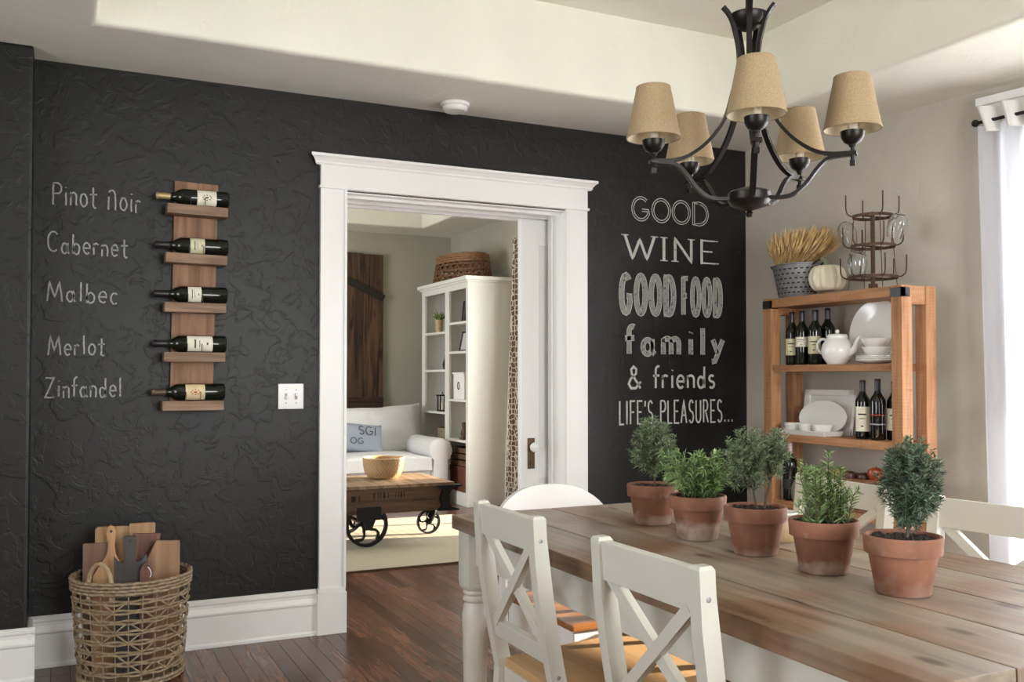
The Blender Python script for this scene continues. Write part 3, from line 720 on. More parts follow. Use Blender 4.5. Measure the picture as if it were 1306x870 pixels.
# ================================================================== WINE BOTTLES
BP = [(0, 0.004), (0.030, 0.0), (0.0355, 0.004), (0.037, 0.010), (0.037, 0.185), (0.0355, 0.198), (0.029, 0.212), (0.019, 0.226), (0.0145, 0.240), (0.0135, 0.262)]
BN = [(0.0145, 0.238), (0.0143, 0.285), (0.0155, 0.286), (0.0155, 0.296), (0.0135, 0.300), (0, 0.300)]
def bottle(label, loc, rot, foil, paper, z0, z1, wrap=(-70, 70), s=1.0, mark='lines', turn=0.0, group=None):
    t = thing('wine_bottle', label, 'bottle', loc, 0, group, rot); t.scale = (s, s, s)
    bm = NB(); lathe(bm, BP, 28); obj('glass_body', bm, M_bottle, t)
    bm = NB(); lathe(bm, BN, 20); obj('foil_capsule', bm, foil, t)
    if paper:
        bm = NB(); n = 14; r = 0.0374; ro = 0.0377
        V = []
        for i in range(n + 1):
            a = R(turn + wrap[0] + (wrap[1] - wrap[0]) * i / n); V.append([bm.verts.new((q * math.cos(a), q * math.sin(a), z)) for q, z in ((r, z0), (ro, z0), (ro, z1), (r, z1))])
        for i in range(n):
            for k in range(4): bm.faces.new((V[i][k], V[i][(k + 1) % 4], V[i + 1][(k + 1) % 4], V[i + 1][k]))
        lb = obj('paper_label', bm, paper, t)
        bm = NB(); bmr = None; r = 0.0380
        def strip(a0, a1, za, zb):
            k = 5; W_ = [[bm.verts.new((r * math.cos(R(turn + a0 + (a1 - a0) * i / k)), r * math.sin(R(turn + a0 + (a1 - a0) * i / k)), z)) for z in (za, zb)] for i in range(k + 1)]
            for i in range(k): bm.faces.new((W_[i][0], W_[i + 1][0], W_[i + 1][1], W_[i][1]))
        h = z1 - z0
        if mark == 'lines':
            strip(-30, 30, z0 + h * .66, z0 + h * .72); strip(-22, 22, z0 + h * .50, z0 + h * .53); strip(-8, 8, z0 + h * .18, z0 + h * .24)
        elif mark == 'crest':
            for k in range(8): strip(-16 + 32 * (0.5 + 0.5 * math.cos(k * math.pi / 4)) - 3, -16 + 32 * (0.5 + 0.5 * math.cos(k * math.pi / 4)) + 3, z0 + h * (.5 + .22 * math.sin(k * math.pi / 4)) - .003, z0 + h * (.5 + .22 * math.sin(k * math.pi / 4)) + .003)
            strip(-5, 5, z0 + h * .42, z0 + h * .58)
        obj('label_print', bm, M_redink if paper is M_paper_t else M_ink, lb, False)
    return t
# hanging wine rack
rk = thing('wall_wine_rack', 'reclaimed wood hanging wine rack on the black wall beside the chalk names', 'wine rack', (0, 0, 0))
bm = NB(); v = [(0.443, YW - 0.002, 2.040), (0.625, YW - 0.002, 2.036), (0.607, YW - 0.002, 1.05), (0.430, YW - 0.002, 1.05)]
A = [bm.verts.new(p) for p in v]; B = [bm.verts.new((p[0], p[1] - 0.022, p[2])) for p in v]
bm.faces.new(A); bm.faces.new(B[::-1])
for i in range(4): bm.faces.new((A[i], B[i], B[(i + 1) % 4], A[(i + 1) % 4]))
obj('back_board', bm, W_rackb('z'), rk, False)
RS = [(0.405, 0.655, 1.905, -1.2), (0.400, 0.653, 1.695, -0.6), (0.397, 0.650, 1.485, 0.0), (0.396, 0.648, 1.272, 0.0), (0.392, 0.643, 1.064, 0.4)]
foils = [M_gold, M_foil, M_foil, M_foil, M_bronze_foil]
papers = [(M_paper, .055, .135, 'crest'), (M_paper_y, .100, .160, 'lines'), (M_paper, .110, .165, 'lines'), (M_paper, .060, .165, 'lines'), (M_paper_t, .085, .165, 'crest')]
desc = ['wine bottle with gold neck foil on the top shelf of the wall rack', 'black-necked wine bottle with a short pale label on the second rack shelf from the top',
        'wine bottle with torn-edged white label on the middle shelf of the wall rack', 'wine bottle with a long white label on the fourth rack shelf down', 'wine bottle with tan label and red crest on the lowest rack shelf']
for i, (x0, x1, z, tl) in enumerate(RS):
    bm = NB(); box(bm, (0, 0, 0), (x1 - x0, 0.085, 0.042), None, 0.004)
    o = obj('shelf_block', bm, W_rack('x'), rk, False, loc=((x0 + x1) / 2, YW - 0.024 - 0.0435, z)); o.rotation_euler = (0, R(0.8 if i < 2 else 0), 0)
    for xx in (0.095, 0.155):
        bm = NB(); tube(bm, [(x0 + xx, YW - 0.105, z + 0.018), (x0 + xx, YW - 0.105, z + 0.058)], 0.0016, 6); obj('wire_pin', bm, M_iron, rk)
    p = papers[i]
    bt = bottle(desc[i], (x1 + 0.008, YW - 0.064, z + 0.021 + 0.037), (R(180) if False else 0, R(-90), 0), foils[i], p[0], p[1], p[2], (-60, 60), 1.0, p[3], turn=-90, group=None)

# ================================================================== BASKET OF CUTTING BOARDS
bk = thing('wicker_basket', 'tall open-weave wicker basket standing on the floor by the black wall', 'basket', (0.268, 4.055, 0))
def brad(z): return 0.186 + 0.030 * min(1, z / 0.40)
for k in range(26):
    a = 2 * math.pi * k / 26; bm = NB()
    tube(bm, [(brad(z) * math.cos(a), brad(z) * math.sin(a), z) for z in (0.01, 0.15, 0.28, 0.41)], 0.0028, 5); obj('stake', bm, M_wicker, bk)
def ringpath(z, r, n=52, wob=0.0, per=13, ph=0, zw=0.0):
    return [((r + wob * math.sin(per * 2 * math.pi * i / n + ph)) * math.cos(2 * math.pi * i / n), (r + wob * math.sin(per * 2 * math.pi * i / n + ph)) * math.sin(2 * math.pi * i / n), z + zw * math.sin(per * 2 * math.pi * i / n + ph)) for i in range(n)]
levels = [0.055, 0.095, 0.135, 0.175, 0.215, 0.255, 0.295, 0.33]
for j, z in enumerate(levels):
    bm = NB(); tube(bm, ringpath(z, brad(z) + 0.004, 104, 0.003, 13, j * 1.57, 0.003), 0.0050, 5, True); tube(bm, ringpath(z + 0.010, brad(z) + 0.004, 104, 0.003, 13, j * 1.57 + 3.1, 0.003), 0.0044, 5, True)
    obj('woven_band', bm, M_wicker, bk)
bm = NB()
for j in range(len(levels) - 1):          # crossed diagonals between the bands
    z0, z1 = levels[j], levels[j + 1]
    for k in range(13):
        if (k * 2 + j * 3) % 5 > 2: continue
        a0 = 2 * math.pi * (k + (0.5 if j % 2 else 0)) / 13; d = 2 * math.pi / 26 * 0.8
        z0, z1 = levels[j] + 0.006, levels[j] + 0.03
        for s in (1, -1):
            tube(bm, [((brad(z0) + 0.008) * math.cos(a0 + s * d * t), (brad(z0) + 0.008) * math.sin(a0 + s * d * t), z0 + (z1 - z0 + 0.008) * t) for t in (0.0, 0.25, 0.5, 0.8, 1.0)], 0.0034, 5)
obj('crossed_canes', bm, M_wicker, bk)
for j, z in enumerate((0.010, 0.024, 0.365, 0.378, 0.391, 0.404)):
    bm = NB(); tube(bm, ringpath(z, brad(z) + 0.003, 120, 0.006, 20, j * 2.1, 0.003), 0.0065, 5, True); tube(bm, ringpath(z, brad(z) + 0.003, 120, 0.006, 20, j * 2.1 + 3.14, 0.004), 0.0065, 5, True)
    obj('rim_braid' if z > 0.1 else 'base_braid', bm, M_wicker, bk)
bm = NB(); lathe(bm, [(0, 0.006), (0.185, 0.006), (0.185, 0.012), (0, 0.012)], 26); obj('basket_base', bm, M_wicker, bk)
for a in (-128, 52):
    bm = NB(); c = Vector((0.20 * math.cos(R(a)), 0.20 * math.sin(R(a)), 0.395)); tt = Vector((-math.sin(R(a)), math.cos(R(a)), 0))
    tube(bm, [c + tt * (0.05 * math.cos(R(q))) + Vector((0, 0, 0.085 * math.sin(R(q)) - (0.03 if q in (-15, 195) else 0))) for q in (-15, 10, 30, 50, 70, 90, 110, 130, 150, 170, 195)], 0.0085, 8)
    obj('handle', bm, M_rim, bk)
def wd(nm, c1, c2, ax='z'): return wood(nm, c1, c2, ax, 0.5, 0.9, 0.0)
W_tan = wd('maple_board', (0.24, 0.13, 0.06), (0.42, 0.26, 0.13)); W_red = wd('reddish_board', (0.09, 0.035, 0.022), (0.19, 0.085, 0.055)); W_brn = wd('walnut_board', (0.11, 0.055, 0.035), (0.22, 0.12, 0.08)); W_grey = wd('charcoal_board', (0.030, 0.027, 0.028), (0.075, 0.065, 0.065)); W_lt = wd('pale_handled_board', (0.33, 0.17, 0.075), (0.52, 0.31, 0.16)); W_mid = wd('warm_board', (0.22, 0.115, 0.06), (0.36, 0.21, 0.115))
def board(label, poly, y0, y1, tilt, mat, hole=None, thick=0.016):
    t = thing('cutting_board', label, 'cutting board', (0, y0, 0.02), 0, None, (R(tilt), 0, 0))
    bm = NB(); prism(bm, poly, -thick / 2, thick / 2, 'xz')
    obj('board', bm, mat, t, False)
    if hole:
        for dy in (1,):
            bm = NB(); lathe(bm, [(0.0055, -thick / 2 - 0.0008), (0.0055, thick / 2 + 0.0008)], 14, (hole[0], 0, hole[1]), 'y'); obj('hang_hole', bm, M_blackp, t)
    return t
board('plain pale wood board at the back left of the basket', [(0.135, 0), (0.26, 0), (0.26, 0.555), (0.252, 0.56), (0.145, 0.562), (0.135, 0.553)], 4.16, 0, 0, W_tan)
board('plain tan board standing tallest at the back of the basket', [(0.262, 0), (0.362, 0), (0.362, 0.562), (0.356, 0.567), (0.266, 0.568), (0.262, 0.562)], 4.16, 0, 0, W_tan)
board('brown rectangular board at the left edge of the basket', [(0.09, 0), (0.192, 0), (0.192, 0.50), (0.095, 0.505), (0.09, 0.50)], 4.125, 0, 0, W_brn)
hb = [(0.125, 0), (0.235, 0), (0.236, 0.38), (0.226, 0.43), (0.208, 0.465), (0.203, 0.50), (0.208, 0.55), (0.200, 0.573), (0.190, 0.578), (0.178, 0.573), (0.172, 0.55), (0.180, 0.50), (0.176, 0.465), (0.15, 0.42), (0.125, 0.38)]
board('pale board with a long curved handle and hang hole in the basket', hb, 4.075, 0, 0, W_lt, (0.190, 0.555))
board('dark reddish board with a notched top behind the charcoal board', [(0.275, 0), (0.372, 0), (0.372, 0.49), (0.378, 0.53), (0.275, 0.535)], 4.10, 0, 0, W_red)
fb = [(0.198, 0), (0.322, 0), (0.322, 0.44), (0.316, 0.468), (0.298, 0.445), (0.280, 0.440), (0.275, 0.455), (0.282, 0.53), (0.278, 0.54), (0.235, 0.542), (0.231, 0.535), (0.238, 0.455), (0.232, 0.44), (0.214, 0.445), (0.198, 0.468)]
board('charcoal fishtail board with a square handle and hole in the basket', fb, 4.0, 0, 0, W_grey, (0.254, 0.523))
board('warm brown board with a clipped corner at the right of the basket', [(0.315, 0), (0.445, 0), (0.445, 0.505), (0.355, 0.512), (0.318, 0.43)], 4.035, 0, 0, W_mid)
sp = board('small reddish pointed paddle with string at the front of the basket', [(0.288, 0), (0.336, 0), (0.339, 0.41), (0.330, 0.43), (0.314, 0.446), (0.298, 0.43), (0.290, 0.41)], 3.955, 0, 0, W_red, (0.316, 0.425), 0.012)
bm = NB(); tube(bm, smooth_path([(0.316, -0.009, 0.425), (0.322, -0.012, 0.42), (0.33, -0.012, 0.40), (0.326, -0.010, 0.385)]), 0.0016, 5); obj('string', bm, M_trim, sp)

# ================================================================== DINING TABLE
TX0, TX1, TY0, TY1, TZ = 1.10, 1.97, 0.935, 2.725, 0.76
tb = thing('dining_table', 'long farmhouse dining table with weathered plank top and white base', 'table', ((TX0 + TX1) / 2, (TY0 + TY1) / 2, 0))
tcx, tcy = (TX0 + TX1) / 2, (TY0 + TY1) / 2
pw = (TX1 - TX0) / 5
for i in range(5):
    bm = NB(); box(bm, (0, 0, 0), (pw - 0.003, TY1 - TY0, 0.042), None, 0.004)
    obj('tabletop_plank', bm, W_table('y'), tb, False, loc=(TX0 + pw * (i + .5) - tcx, 0, TZ - 0.021))
bm = NB()
ax, ay = (TX1 - TX0) / 2 - 0.05, (TY1 - TY0) / 2 - 0.06
for s in (-1, 1):
    obj('apron', (lambda b: (b2(b, (s * ax - 0.011, -ay, 0.618), (s * ax + 0.011, ay, TZ - 0.042)), b)[1])(NB()), M_white, tb, False)
    obj('apron', (lambda b: (b2(b, (-ax, s * ay - 0.011, 0.618), (ax, s * ay + 0.011, TZ - 0.042)), b)[1])(NB()), M_white, tb, False)
bm.free()
LP = [(0.022, 0.0), (0.030, 0.02), (0.034, 0.06), (0.032, 0.12), (0.037, 0.30), (0.040, 0.46), (0.036, 0.49), (0.030, 0.500), (0.038, 0.508), (0.038, 0.516), (0.031, 0.522), (0.038, 0.530), (0.036, 0.540)]
for sx in (-1, 1):
    for sy in (-1, 1):
        bm = NB(); lathe(bm, LP, 24); box(bm, (0, 0, 0.635), (0.082, 0.082, 0.165), None, 0.012)
        lathe(bm, [(0.036, 0.538), (0.048, 0.550), (0.050, 0.56)], 24)
        obj('leg', bm, M_white, tb, loc=(sx * (ax - 0.004), sy * (ay - 0.004), 0))

# ================================================================== CHAIRS
def xchair(label, loc, rz, w=0.345, seatmat=None, group='white cross-back chairs around the table'):
    # local: back at -x, seat towards +x, origin on the floor under the seat
    t = thing('cross_back_chair', label, 'chair', loc, rz, None)
    hw = w / 2; H = 0.87
    def bx_(z): return -0.235 + 0.0 if z < 0.44 else -0.235 - 0.062 * (1 - (1 - (z - 0.44) / 0.43) ** 1.5)
    for s in (-1, 1):
        bm = NB(); zs = [0.0, 0.25, 0.44, 0.52, 0.60, 0.68, 0.76, 0.82, H - 0.006, H]
        fl_ = lambda z: s * (hw - 0.012) + 0
        prev = None
        for z in zs:
            xx = bx_(z) - (0.03 * (1 - z / 0.44) if z < 0.44 else 0); dx = 0.0185 - 0.002 * (z > 0.8) - (0.004 if z == H else 0); dy = 0.0155 - (0.004 if z == H else 0)
            ring = [bm.verts.new((xx + a * dx, fl_(z) + b * dy, z)) for a, b in ((-1, -1), (1, -1), (1, 1), (-1, 1))]
            if prev:
                for k in range(4): bm.faces.new((prev[k], prev[(k + 1) % 4], ring[(k + 1) % 4], ring[k]))
            else: bm.faces.new(ring[::-1])
            prev = ring
        bm.faces.new(prev)
        post = obj('back_post', bm, M_white, t, False)
        for z in (0.815, 0.50):
            bm = NB(); lathe(bm, [(0.005, 0), (0.005, 0.001), (0.003, 0.0013), (0.0026, 0.0006), (0, 0.0006)], 14, (bx_(z), s * (hw - 0.012) + s * 0.0155, z), 'y' if s > 0 else 'z', None if s > 0 else Matrix.Rotation(R(90), 3, 'X')); obj('screw_head', bm, M_steel, post)
        bm = NB(); tube(bm, [(0.185, s * (hw - 0.03), 0), (0.175, s * (hw - 0.035), 0.44)], [0.015, 0.019], 4); obj('leg', bm, M_white, t, False)
    L = w - 0.055
    for nm, z, h in (('top_rail', 0.825, 0.078), ('lower_rail', 0.545, 0.045)):
        bm = NB(); dx = bx_(z + h / 2) - bx_(z - h / 2); sl = math.atan2(dx, h)
        box(bm, (bx_(z), 0, z), (0.020, L + 0.004, h), (0, sl, 0), 0.003); obj(nm, bm, M_white, t, False)
    z0, z1 = 0.563, 0.792
    for s in (-1, 1):
        bm = NB(); a = Vector((bx_(z0) , -s * (L / 2 - 0.012), z0)); b = Vector((bx_(z1), s * (L / 2 - 0.012), z1)); d = b - a; m_ = (a + b) / 2
        nrm = Vector((1, 0, 0)); side = d.normalized().cross(nrm).normalized(); nn = side.cross(d.normalized())
        o_ = 0.004 * s
        vs = [bm.verts.new(p + side * u * 0.0125 + nn * (v_ * 0.0085 + o_)) for p in (a, b) for u, v_ in ((-1, -1), (1, -1), (1, 1), (-1, 1))]
        for q in ((0, 1, 2, 3), (7, 6, 5, 4), (0, 4, 5, 1), (1, 5, 6, 2), (2, 6, 7, 3), (3, 7, 4, 0)): bm.faces.new([vs[i] for i in q])
        obj('cross_brace', bm, M_white, t, False)
    bm = NB(); pts = []
    for (cx, cy, r, a0) in ((0.155, hw - 0.03, 0.07, 0), (-0.215, hw - 0.035, 0.02, 90), (-0.215, -hw + 0.035, 0.02, 180), (0.155, -hw + 0.03, 0.07, 270)):
        for i in range(6): a = R(a0 + 90 * i / 5); pts.append((cx + r * math.cos(a), cy + r * math.sin(a)))
    prism(bm, pts, 0.44, 0.462, 'xy'); obj('seat', bm, seatmat or W_seat('y'), t, False, label='natural pine seat' if not seatmat else None)
    bm = NB(); b2(bm, (-0.21, -hw + 0.03, 0.385), (0.17, -hw + 0.048, 0.44)); b2(bm, (-0.21, hw - 0.048, 0.385), (0.17, hw - 0.03, 0.44)); b2(bm, (0.16, -hw + 0.03, 0.385), (0.18, hw - 0.03, 0.44)); b2(bm, (-0.24, -hw + 0.03, 0.385), (-0.22, hw - 0.03, 0.44))
    obj('seat_frame', bm, M_white, t, False)
    for s in (-1, 1):
        bm = NB(); box(bm, (-0.03, s * (hw - 0.025), 0.2), (0.42, 0.016, 0.022), None, 0.002); obj('stretcher', bm, M_white, t, False)
    return t
# the two near chairs (back towards the camera side), the two far ones turned round
xchair('cream cross-back chair at the near side of the table, nearest the doorway', (1.283, 2.078, 0), 0, 0.335)
xchair('cream cross-back chair at the near side of the table, closest to the camera', (1.279, 1.466, 0), 0, 0.350)
xchair('cream cross-back chair at the far side of the table by the white curtain', (1.865, 1.585, 0), R(186), 0.40)
xchair('cream cross-back chair at the far side of the table before the open shelf', (1.915, 2.235, 0), R(176), 0.40)
# head chair with rounded crest
hc = thing('round_crest_chair', 'white chair with a rounded solid back at the head of the table', 'chair', (1.60, 2.88, 0))
bm = NB(); top = []
for i in range(25):
    u = -1 + 2 * i / 24; top.append((0.262 * u, 0.600 + 0.198 * (1 - abs(u) ** 2.6) ** 0.62))
n = len(top); F_, B_ = [], []
for (xx, zz) in top:
    yy = 0.155 - 0.055 * (xx / 0.26) ** 2
    F_.append(((xx, yy - 0.011 + 0.02 * (zz - .6), zz), (xx * 0.93, yy - 0.011, 0.56))); B_.append(((xx, yy + 0.011 + 0.02 * (zz - .6), zz), (xx * 0.93, yy + 0.011, 0.56)))
vf = [[bm.verts.new(p) for p in pr] for pr in F_]; vb = [[bm.verts.new(p) for p in pr] for pr in B_]
for i in range(n - 1):
    bm.faces.new((vf[i][0], vf[i + 1][0], vf[i + 1][1], vf[i][1])); bm.faces.new((vb[i][0], vb[i][1], vb[i + 1][1], vb[i + 1][0]))
    bm.faces.new((vf[i][0], vb[i][0], vb[i + 1][0], vf[i + 1][0])); bm.faces.new((vf[i][1], vf[i + 1][1], vb[i + 1][1], vb[i][1]))
bm.faces.new((vf[0][0], vf[0][1], vb[0][1], vb[0][0])); bm.faces.new((vf[-1][0], vb[-1][0], vb[-1][1], vf[-1][1]))
obj('backrest', bm, M_trim, hc, True, angle=60)
for s in (-1, 1):
    bm = NB(); tube(bm, [(s * 0.19, 0.15, 0), (s * 0.185, 0.135, 0.30), (s * 0.19, 0.125, 0.62)], [0.016, 0.019, 0.015], 8); obj('back_leg', bm, M_trim, hc)
    bm = NB(); tube(bm, [(s * 0.215, -0.44, 0), (s * 0.205, -0.43, 0.42)], [0.014, 0.022], 10); obj('leg', bm, M_trim, hc)
for k in range(3):
    bm = NB(); tube(bm, [(-0.10 + 0.10 * k, 0.13, 0.45), (-0.10 + 0.10 * k, 0.145, 0.57)], 0.008, 8); obj('spindle', bm, M_trim, hc)
bm = NB(); box(bm, (0, -0.235, 0.452), (0.49, 0.46, 0.020), None, 0.006); obj('seat', bm, W_honey('x'), hc, False, label='glossy honey coloured seat')
bm = NB(); box(bm, (0, -0.232, 0.400), (0.47, 0.44, 0.085), None, 0.006); obj('seat_frame', bm, M_trim, hc, False)

# ================================================================== HERB POTS
def pot(label_unused, parent):
    bm = NB(); lathe(bm, [(0.0, 0.0), (0.048, 0.0), (0.052, 0.003), (0.0655, 0.080), (0.0735, 0.081), (0.0755, 0.112), (0.0735, 0.1155), (0.0685, 0.1155), (0.0665, 0.112), (0.064, 0.095), (0.0, 0.094)], 48)
    return obj('clay_pot', bm, M_terras[label_unused - 11], parent, angle=50)
def soil(parent, seed):
    bm = NB(); g_ = bmesh.ops.create_grid(bm, x_segments=22, y_segments=22, size=0.066); rnd = random.Random(seed)
    for v in list(bm.verts):
        if v.co.length > 0.0675: bm.verts.remove(v)
    for v in bm.verts: v.co.z = 0.1075 + rnd.uniform(-0.003, 0.004) + 0.004 * noise.noise(v.co * 60 + Vector((seed, 0, 0)))
    for _ in range(70):
        a, r = rnd.uniform(0, 6.28), 0.060 * math.sqrt(rnd.random()); bmesh.ops.create_icosphere(bm, subdivisions=1, radius=rnd.uniform(0.0015, 0.004), matrix=Matrix.Translation((r * math.cos(a), r * math.sin(a), 0.109)))
    obj('soil', bm, M_soil, parent, False)
def rand_dir(rnd, up=0.0):
    while True:
        v = Vector((rnd.uniform(-1, 1), rnd.uniform(-1, 1), rnd.uniform(-1, 1)))
        if 0.05 < v.length < 1: v.normalize(); v.z += up; return v.normalized()
def needles(bm, var, p, axis, L, w, rnd, fwd=0.6, curl=0.0):
    side = rand_dir(rnd); side = (side - axis * side.dot(axis)).normalized()
    d = (side + axis * fwd).normalized(); b = d.cross(rand_dir(rnd)).normalized() * w / 2
    m1 = p + d * L * 0.45 + Vector((0, 0, curl * L * .3)); e = p + d * L + Vector((0, 0, -curl * L * 0.5))
    v = [bm.verts.new(q) for q in (p - b * 0.6, p + b * 0.6, m1 + b, m1 - b, e)]
    bm.faces.new((v[0], v[1], v[2], v[3])); bm.faces.new((v[3], v[2], v[4])); c = rnd.random() ** 1.3; var += [c, c]
def herb(label, loc, seed, sprigs, mat, trunk=None):
    """sprigs: list of (path points, spacing, needle length, needle width, forward)"""
    t = thing('potted_herb', label, 'potted herb', loc, random.Random(seed).uniform(0, 6.28) * 0, 'terracotta herb pots along the table')
    del t['group']
    pot(seed, t); soil(t, seed); rnd = random.Random(seed)
    sb = NB(); lb = NB(); var = []
    for pts, sp_, nl, nw, fwd, tr, bare, curl in sprigs:
        P = smooth_path(pts, 5); tot = sum((P[i + 1] - P[i]).length for i in range(len(P) - 1)); r0 = tr
        tube(sb, P, [r0 * (1 - 0.75 * i / (len(P) - 1)) for i in range(len(P))], 5)
        acc = 0
        for i in range(len(P) - 1):
            a, b = P[i], P[i + 1]; L = (b - a).length; ax_ = (b - a).normalized(); k = max(1, int(L / sp_))
            for j in range(k):
                f = (acc + L * j / k) / tot
                if f < bare: continue
                q = a.lerp(b, j / k)
                for _ in range(3): needles(lb, var, q, ax_, nl * rnd.uniform(0.7, 1.1) * (1 - 0.35 * max(0, f - .75) / .25), nw, rnd, fwd, curl)
            acc += L
    obj('stem', sb, M_stem if trunk is None else trunk, t)
    o = obj('foliage', lb, mat, t, False, kind='stuff'); setvar(o, var)
    return t
def crown(seed, c, rx, rz, base, n, nl=0.021, nw=0.0017, tr=0.0013, sp_=0.0036, spread=1.0, tall=0.0):
    rnd = random.Random(seed); out = [([(base[0], base[1], 0.10), (base[0] * .6 + c[0] * .4, base[1] * .6 + c[1] * .4, (0.10 + c[2] - rz) / 2 + 0.02), (c[0], c[1], c[2])], 0.01, 0.001, 0.001, 0, 0.0042, 1.0, 0)]
    for i in range(n):
        d = rand_dir(rnd, 0.25); rr = rnd.uniform(0.72, 1.03); e = Vector(c) + Vector((d.x * rx, d.y * rx, d.z * rz)) * rr
        s = Vector((base[0], base[1], 0.115)).lerp(Vector(c), rnd.uniform(0.35, 0.95)); m = s.lerp(e, 0.55) + Vector((0, 0, -0.006 + 0.02 * rnd.random()))
        m.x += rnd.uniform(-.008, .008); m.y += rnd.uniform(-.008, .008)
        out.append(([s, m, e, e + Vector((d.x * 0.004, d.y * 0.004, 0.010 + tall * rnd.random()))], sp_, nl, nw, 0.75, tr, 0.18, 0.1))
    return out
# lateral direction in the picture for small offsets
LAT = Vector((0.9013, -0.4332, 0))
def lat(a, z, dp=0.0): v = LAT * a + Vector((0.4332, 0.9013, 0)) * dp; return (v.x, v.y, z)
herb('terracotta pot with a bushy rosemary topiary, first in the row and nearest the doorway', (1.566, 2.309, TZ), 11, crown(11, lat(0.0, 0.220), 0.066, 0.085, lat(0.008, 0), 120), M_rosem)
rnd = random.Random(5); sp5 = []
for i in range(46):
    a, r = rnd.uniform(0, 6.28), 0.045 * math.sqrt(rnd.random()); d = Vector((math.cos(a), math.sin(a), 0)); out_ = rnd.uniform(0.01, 0.05); h = rnd.uniform(0.05, 0.115)
    p0 = Vector((r * math.cos(a), r * math.sin(a), 0.10)); lean = LAT * rnd.uniform(-0.03, 0.015)
    sp5.append(([p0, p0 + d * out_ * .4 + Vector((0, 0, h * .6)), p0 + d * out_ * 1.0 + lean + Vector((0, 0, h * 1.0)), p0 + d * out_ * 1.4 + lean * 1.7 + Vector((0, 0, h * 1.12))], 0.0060, 0.036, 0.0042, 1.0, 0.0014, 0.1, 0.35))
herb('terracotta pot of bright green tarragon with a heavy white lime band, second from the doorway', (1.529, 2.044, TZ), 12, sp5, M_tarr, M_tarr)
spr3 = crown(13, lat(-0.016, 0.222), 0.062, 0.075, lat(0.006, 0), 95) + crown(31, lat(0.052, 0.235), 0.030, 0.062, lat(0.02, 0), 38)
herb('terracotta pot with a wide rosemary split into two heads, middle of the row', (1.526, 1.811, TZ), 13, spr3, M_rosem)
sp4 = []; rnd = random.Random(44)
for i in range(22):
    a = rnd.uniform(-0.058, 0.058); dp = rnd.uniform(-0.045, 0.045); h = rnd.uniform(0.05, 0.125) * (1 - 4 * max(0, abs(a) - 0.03)); p0 = Vector(lat(a * .75, 0.10, dp * .8))
    sp4.append(([p0, p0 + Vector(lat(a * .10, h * .5)), p0 + Vector(lat(a * .25 + rnd.uniform(-.012, .012), h)), p0 + Vector(lat(a * .3 + rnd.uniform(-.01, .01), h + 0.012))], 0.0042, 0.025, 0.0028, 0.7, 0.0018, 0.04, 0.1))
for a, h in ((-0.042, 0.135), (0.012, 0.150), (-0.005, 0.120), (0.038, 0.115)):
    p0 = Vector(lat(a * .7, 0.10)); sp4.append(([p0, p0 + Vector(lat(a * .1, h * .5)), p0 + Vector(lat(a * .3, h)), p0 + Vector(lat(a * .35, h + .01))], 0.004, 0.024, 0.0028, 0.7, 0.0018, 0.02, 0.1))
herb('terracotta pot with upright fresh rosemary sprigs, fourth from the doorway', (1.520, 1.578, TZ), 14, sp4, M_tarr)
herb('terracotta pot with a dense dark rosemary bush, nearest the camera', (1.512, 1.355, TZ), 15, crown(15, lat(0.016, 0.212), 0.060, 0.086, lat(0.008, 0), 190, 0.020, 0.0018) + crown(16, lat(0.012, 0.155), 0.026, 0.04, lat(0.008, 0), 26, 0.018, 0.0018), M_rosemd)
jr = thing('ceramic_crock', 'small tan crock behind the middle and fourth herb pots', 'crock', (1.705, 1.925, TZ)); jr.scale = (0.9, 0.9, 0.68)
bm = NB(); lathe(bm, [(0, 0), (0.040, 0), (0.050, 0.012), (0.054, 0.05), (0.050, 0.085), (0.046, 0.10), (0.048, 0.108), (0.043, 0.108), (0.041, 0.10), (0.045, 0.08), (0.046, 0.02), (0, 0.015)], 32); obj('crock_body', bm, M_tancer, jr)
bm = NB(); lathe(bm, [(0.0475, 0.104), (0.0495, 0.108), (0.0475, 0.112), (0.0425, 0.110)], 32); obj('glazed_rim', bm, M_china, jr, label='white glazed rim')  # white ring stands in for the highlight along the crock's rim

# ================================================================== CHANDELIER
HX, HY = 1.687, 2.019
ch = thing('chandelier', 'bronze five-arm chandelier with burlap shades hanging over the table', 'chandelier', (HX, HY, 0))
bm = NB(); lathe(bm, [(0, 1.622), (0.008, 1.624), (0.011, 1.632), (0.006, 1.640), (0.02, 1.644), (0.045, 1.652), (0.056, 1.664), (0.058, 1.668), (0.058, 1.688), (0.050, 1.694), (0.022, 1.702), (0.010, 1.706), (0, 1.706)], 36); obj('hub', bm, M_iron, ch)
bm = NB(); tube(bm, [(0, 0, 2.14), (0, 0, 2.20)], 0.008, 12); lathe(bm, [(0, 2.135), (0.02, 2.137), (0.040, 2.150), (0.050, 2.172), (0.050, 2.178), (0, 2.176)], 32); obj('collar', bm, M_iron, ch)
bm = NB(); tube(bm, [(0, 0, 2.176), (0, 0, 2.88)], 0.0075, 12); obj('stem_rod', bm, M_iron, ch)
bm = NB(); lathe(bm, [(0, 2.91), (0.065, 2.91), (0.065, 2.90), (0.045, 2.885), (0.01, 2.875), (0, 2.875)], 32); obj('ceiling_canopy', bm, M_iron, ch)
fwd = Vector((0.4332, 0.9013, 0)); dF = (-fwd * 0.268 - LAT * 0.049).normalized(); a0 = math.atan2(dF.y, dF.x)
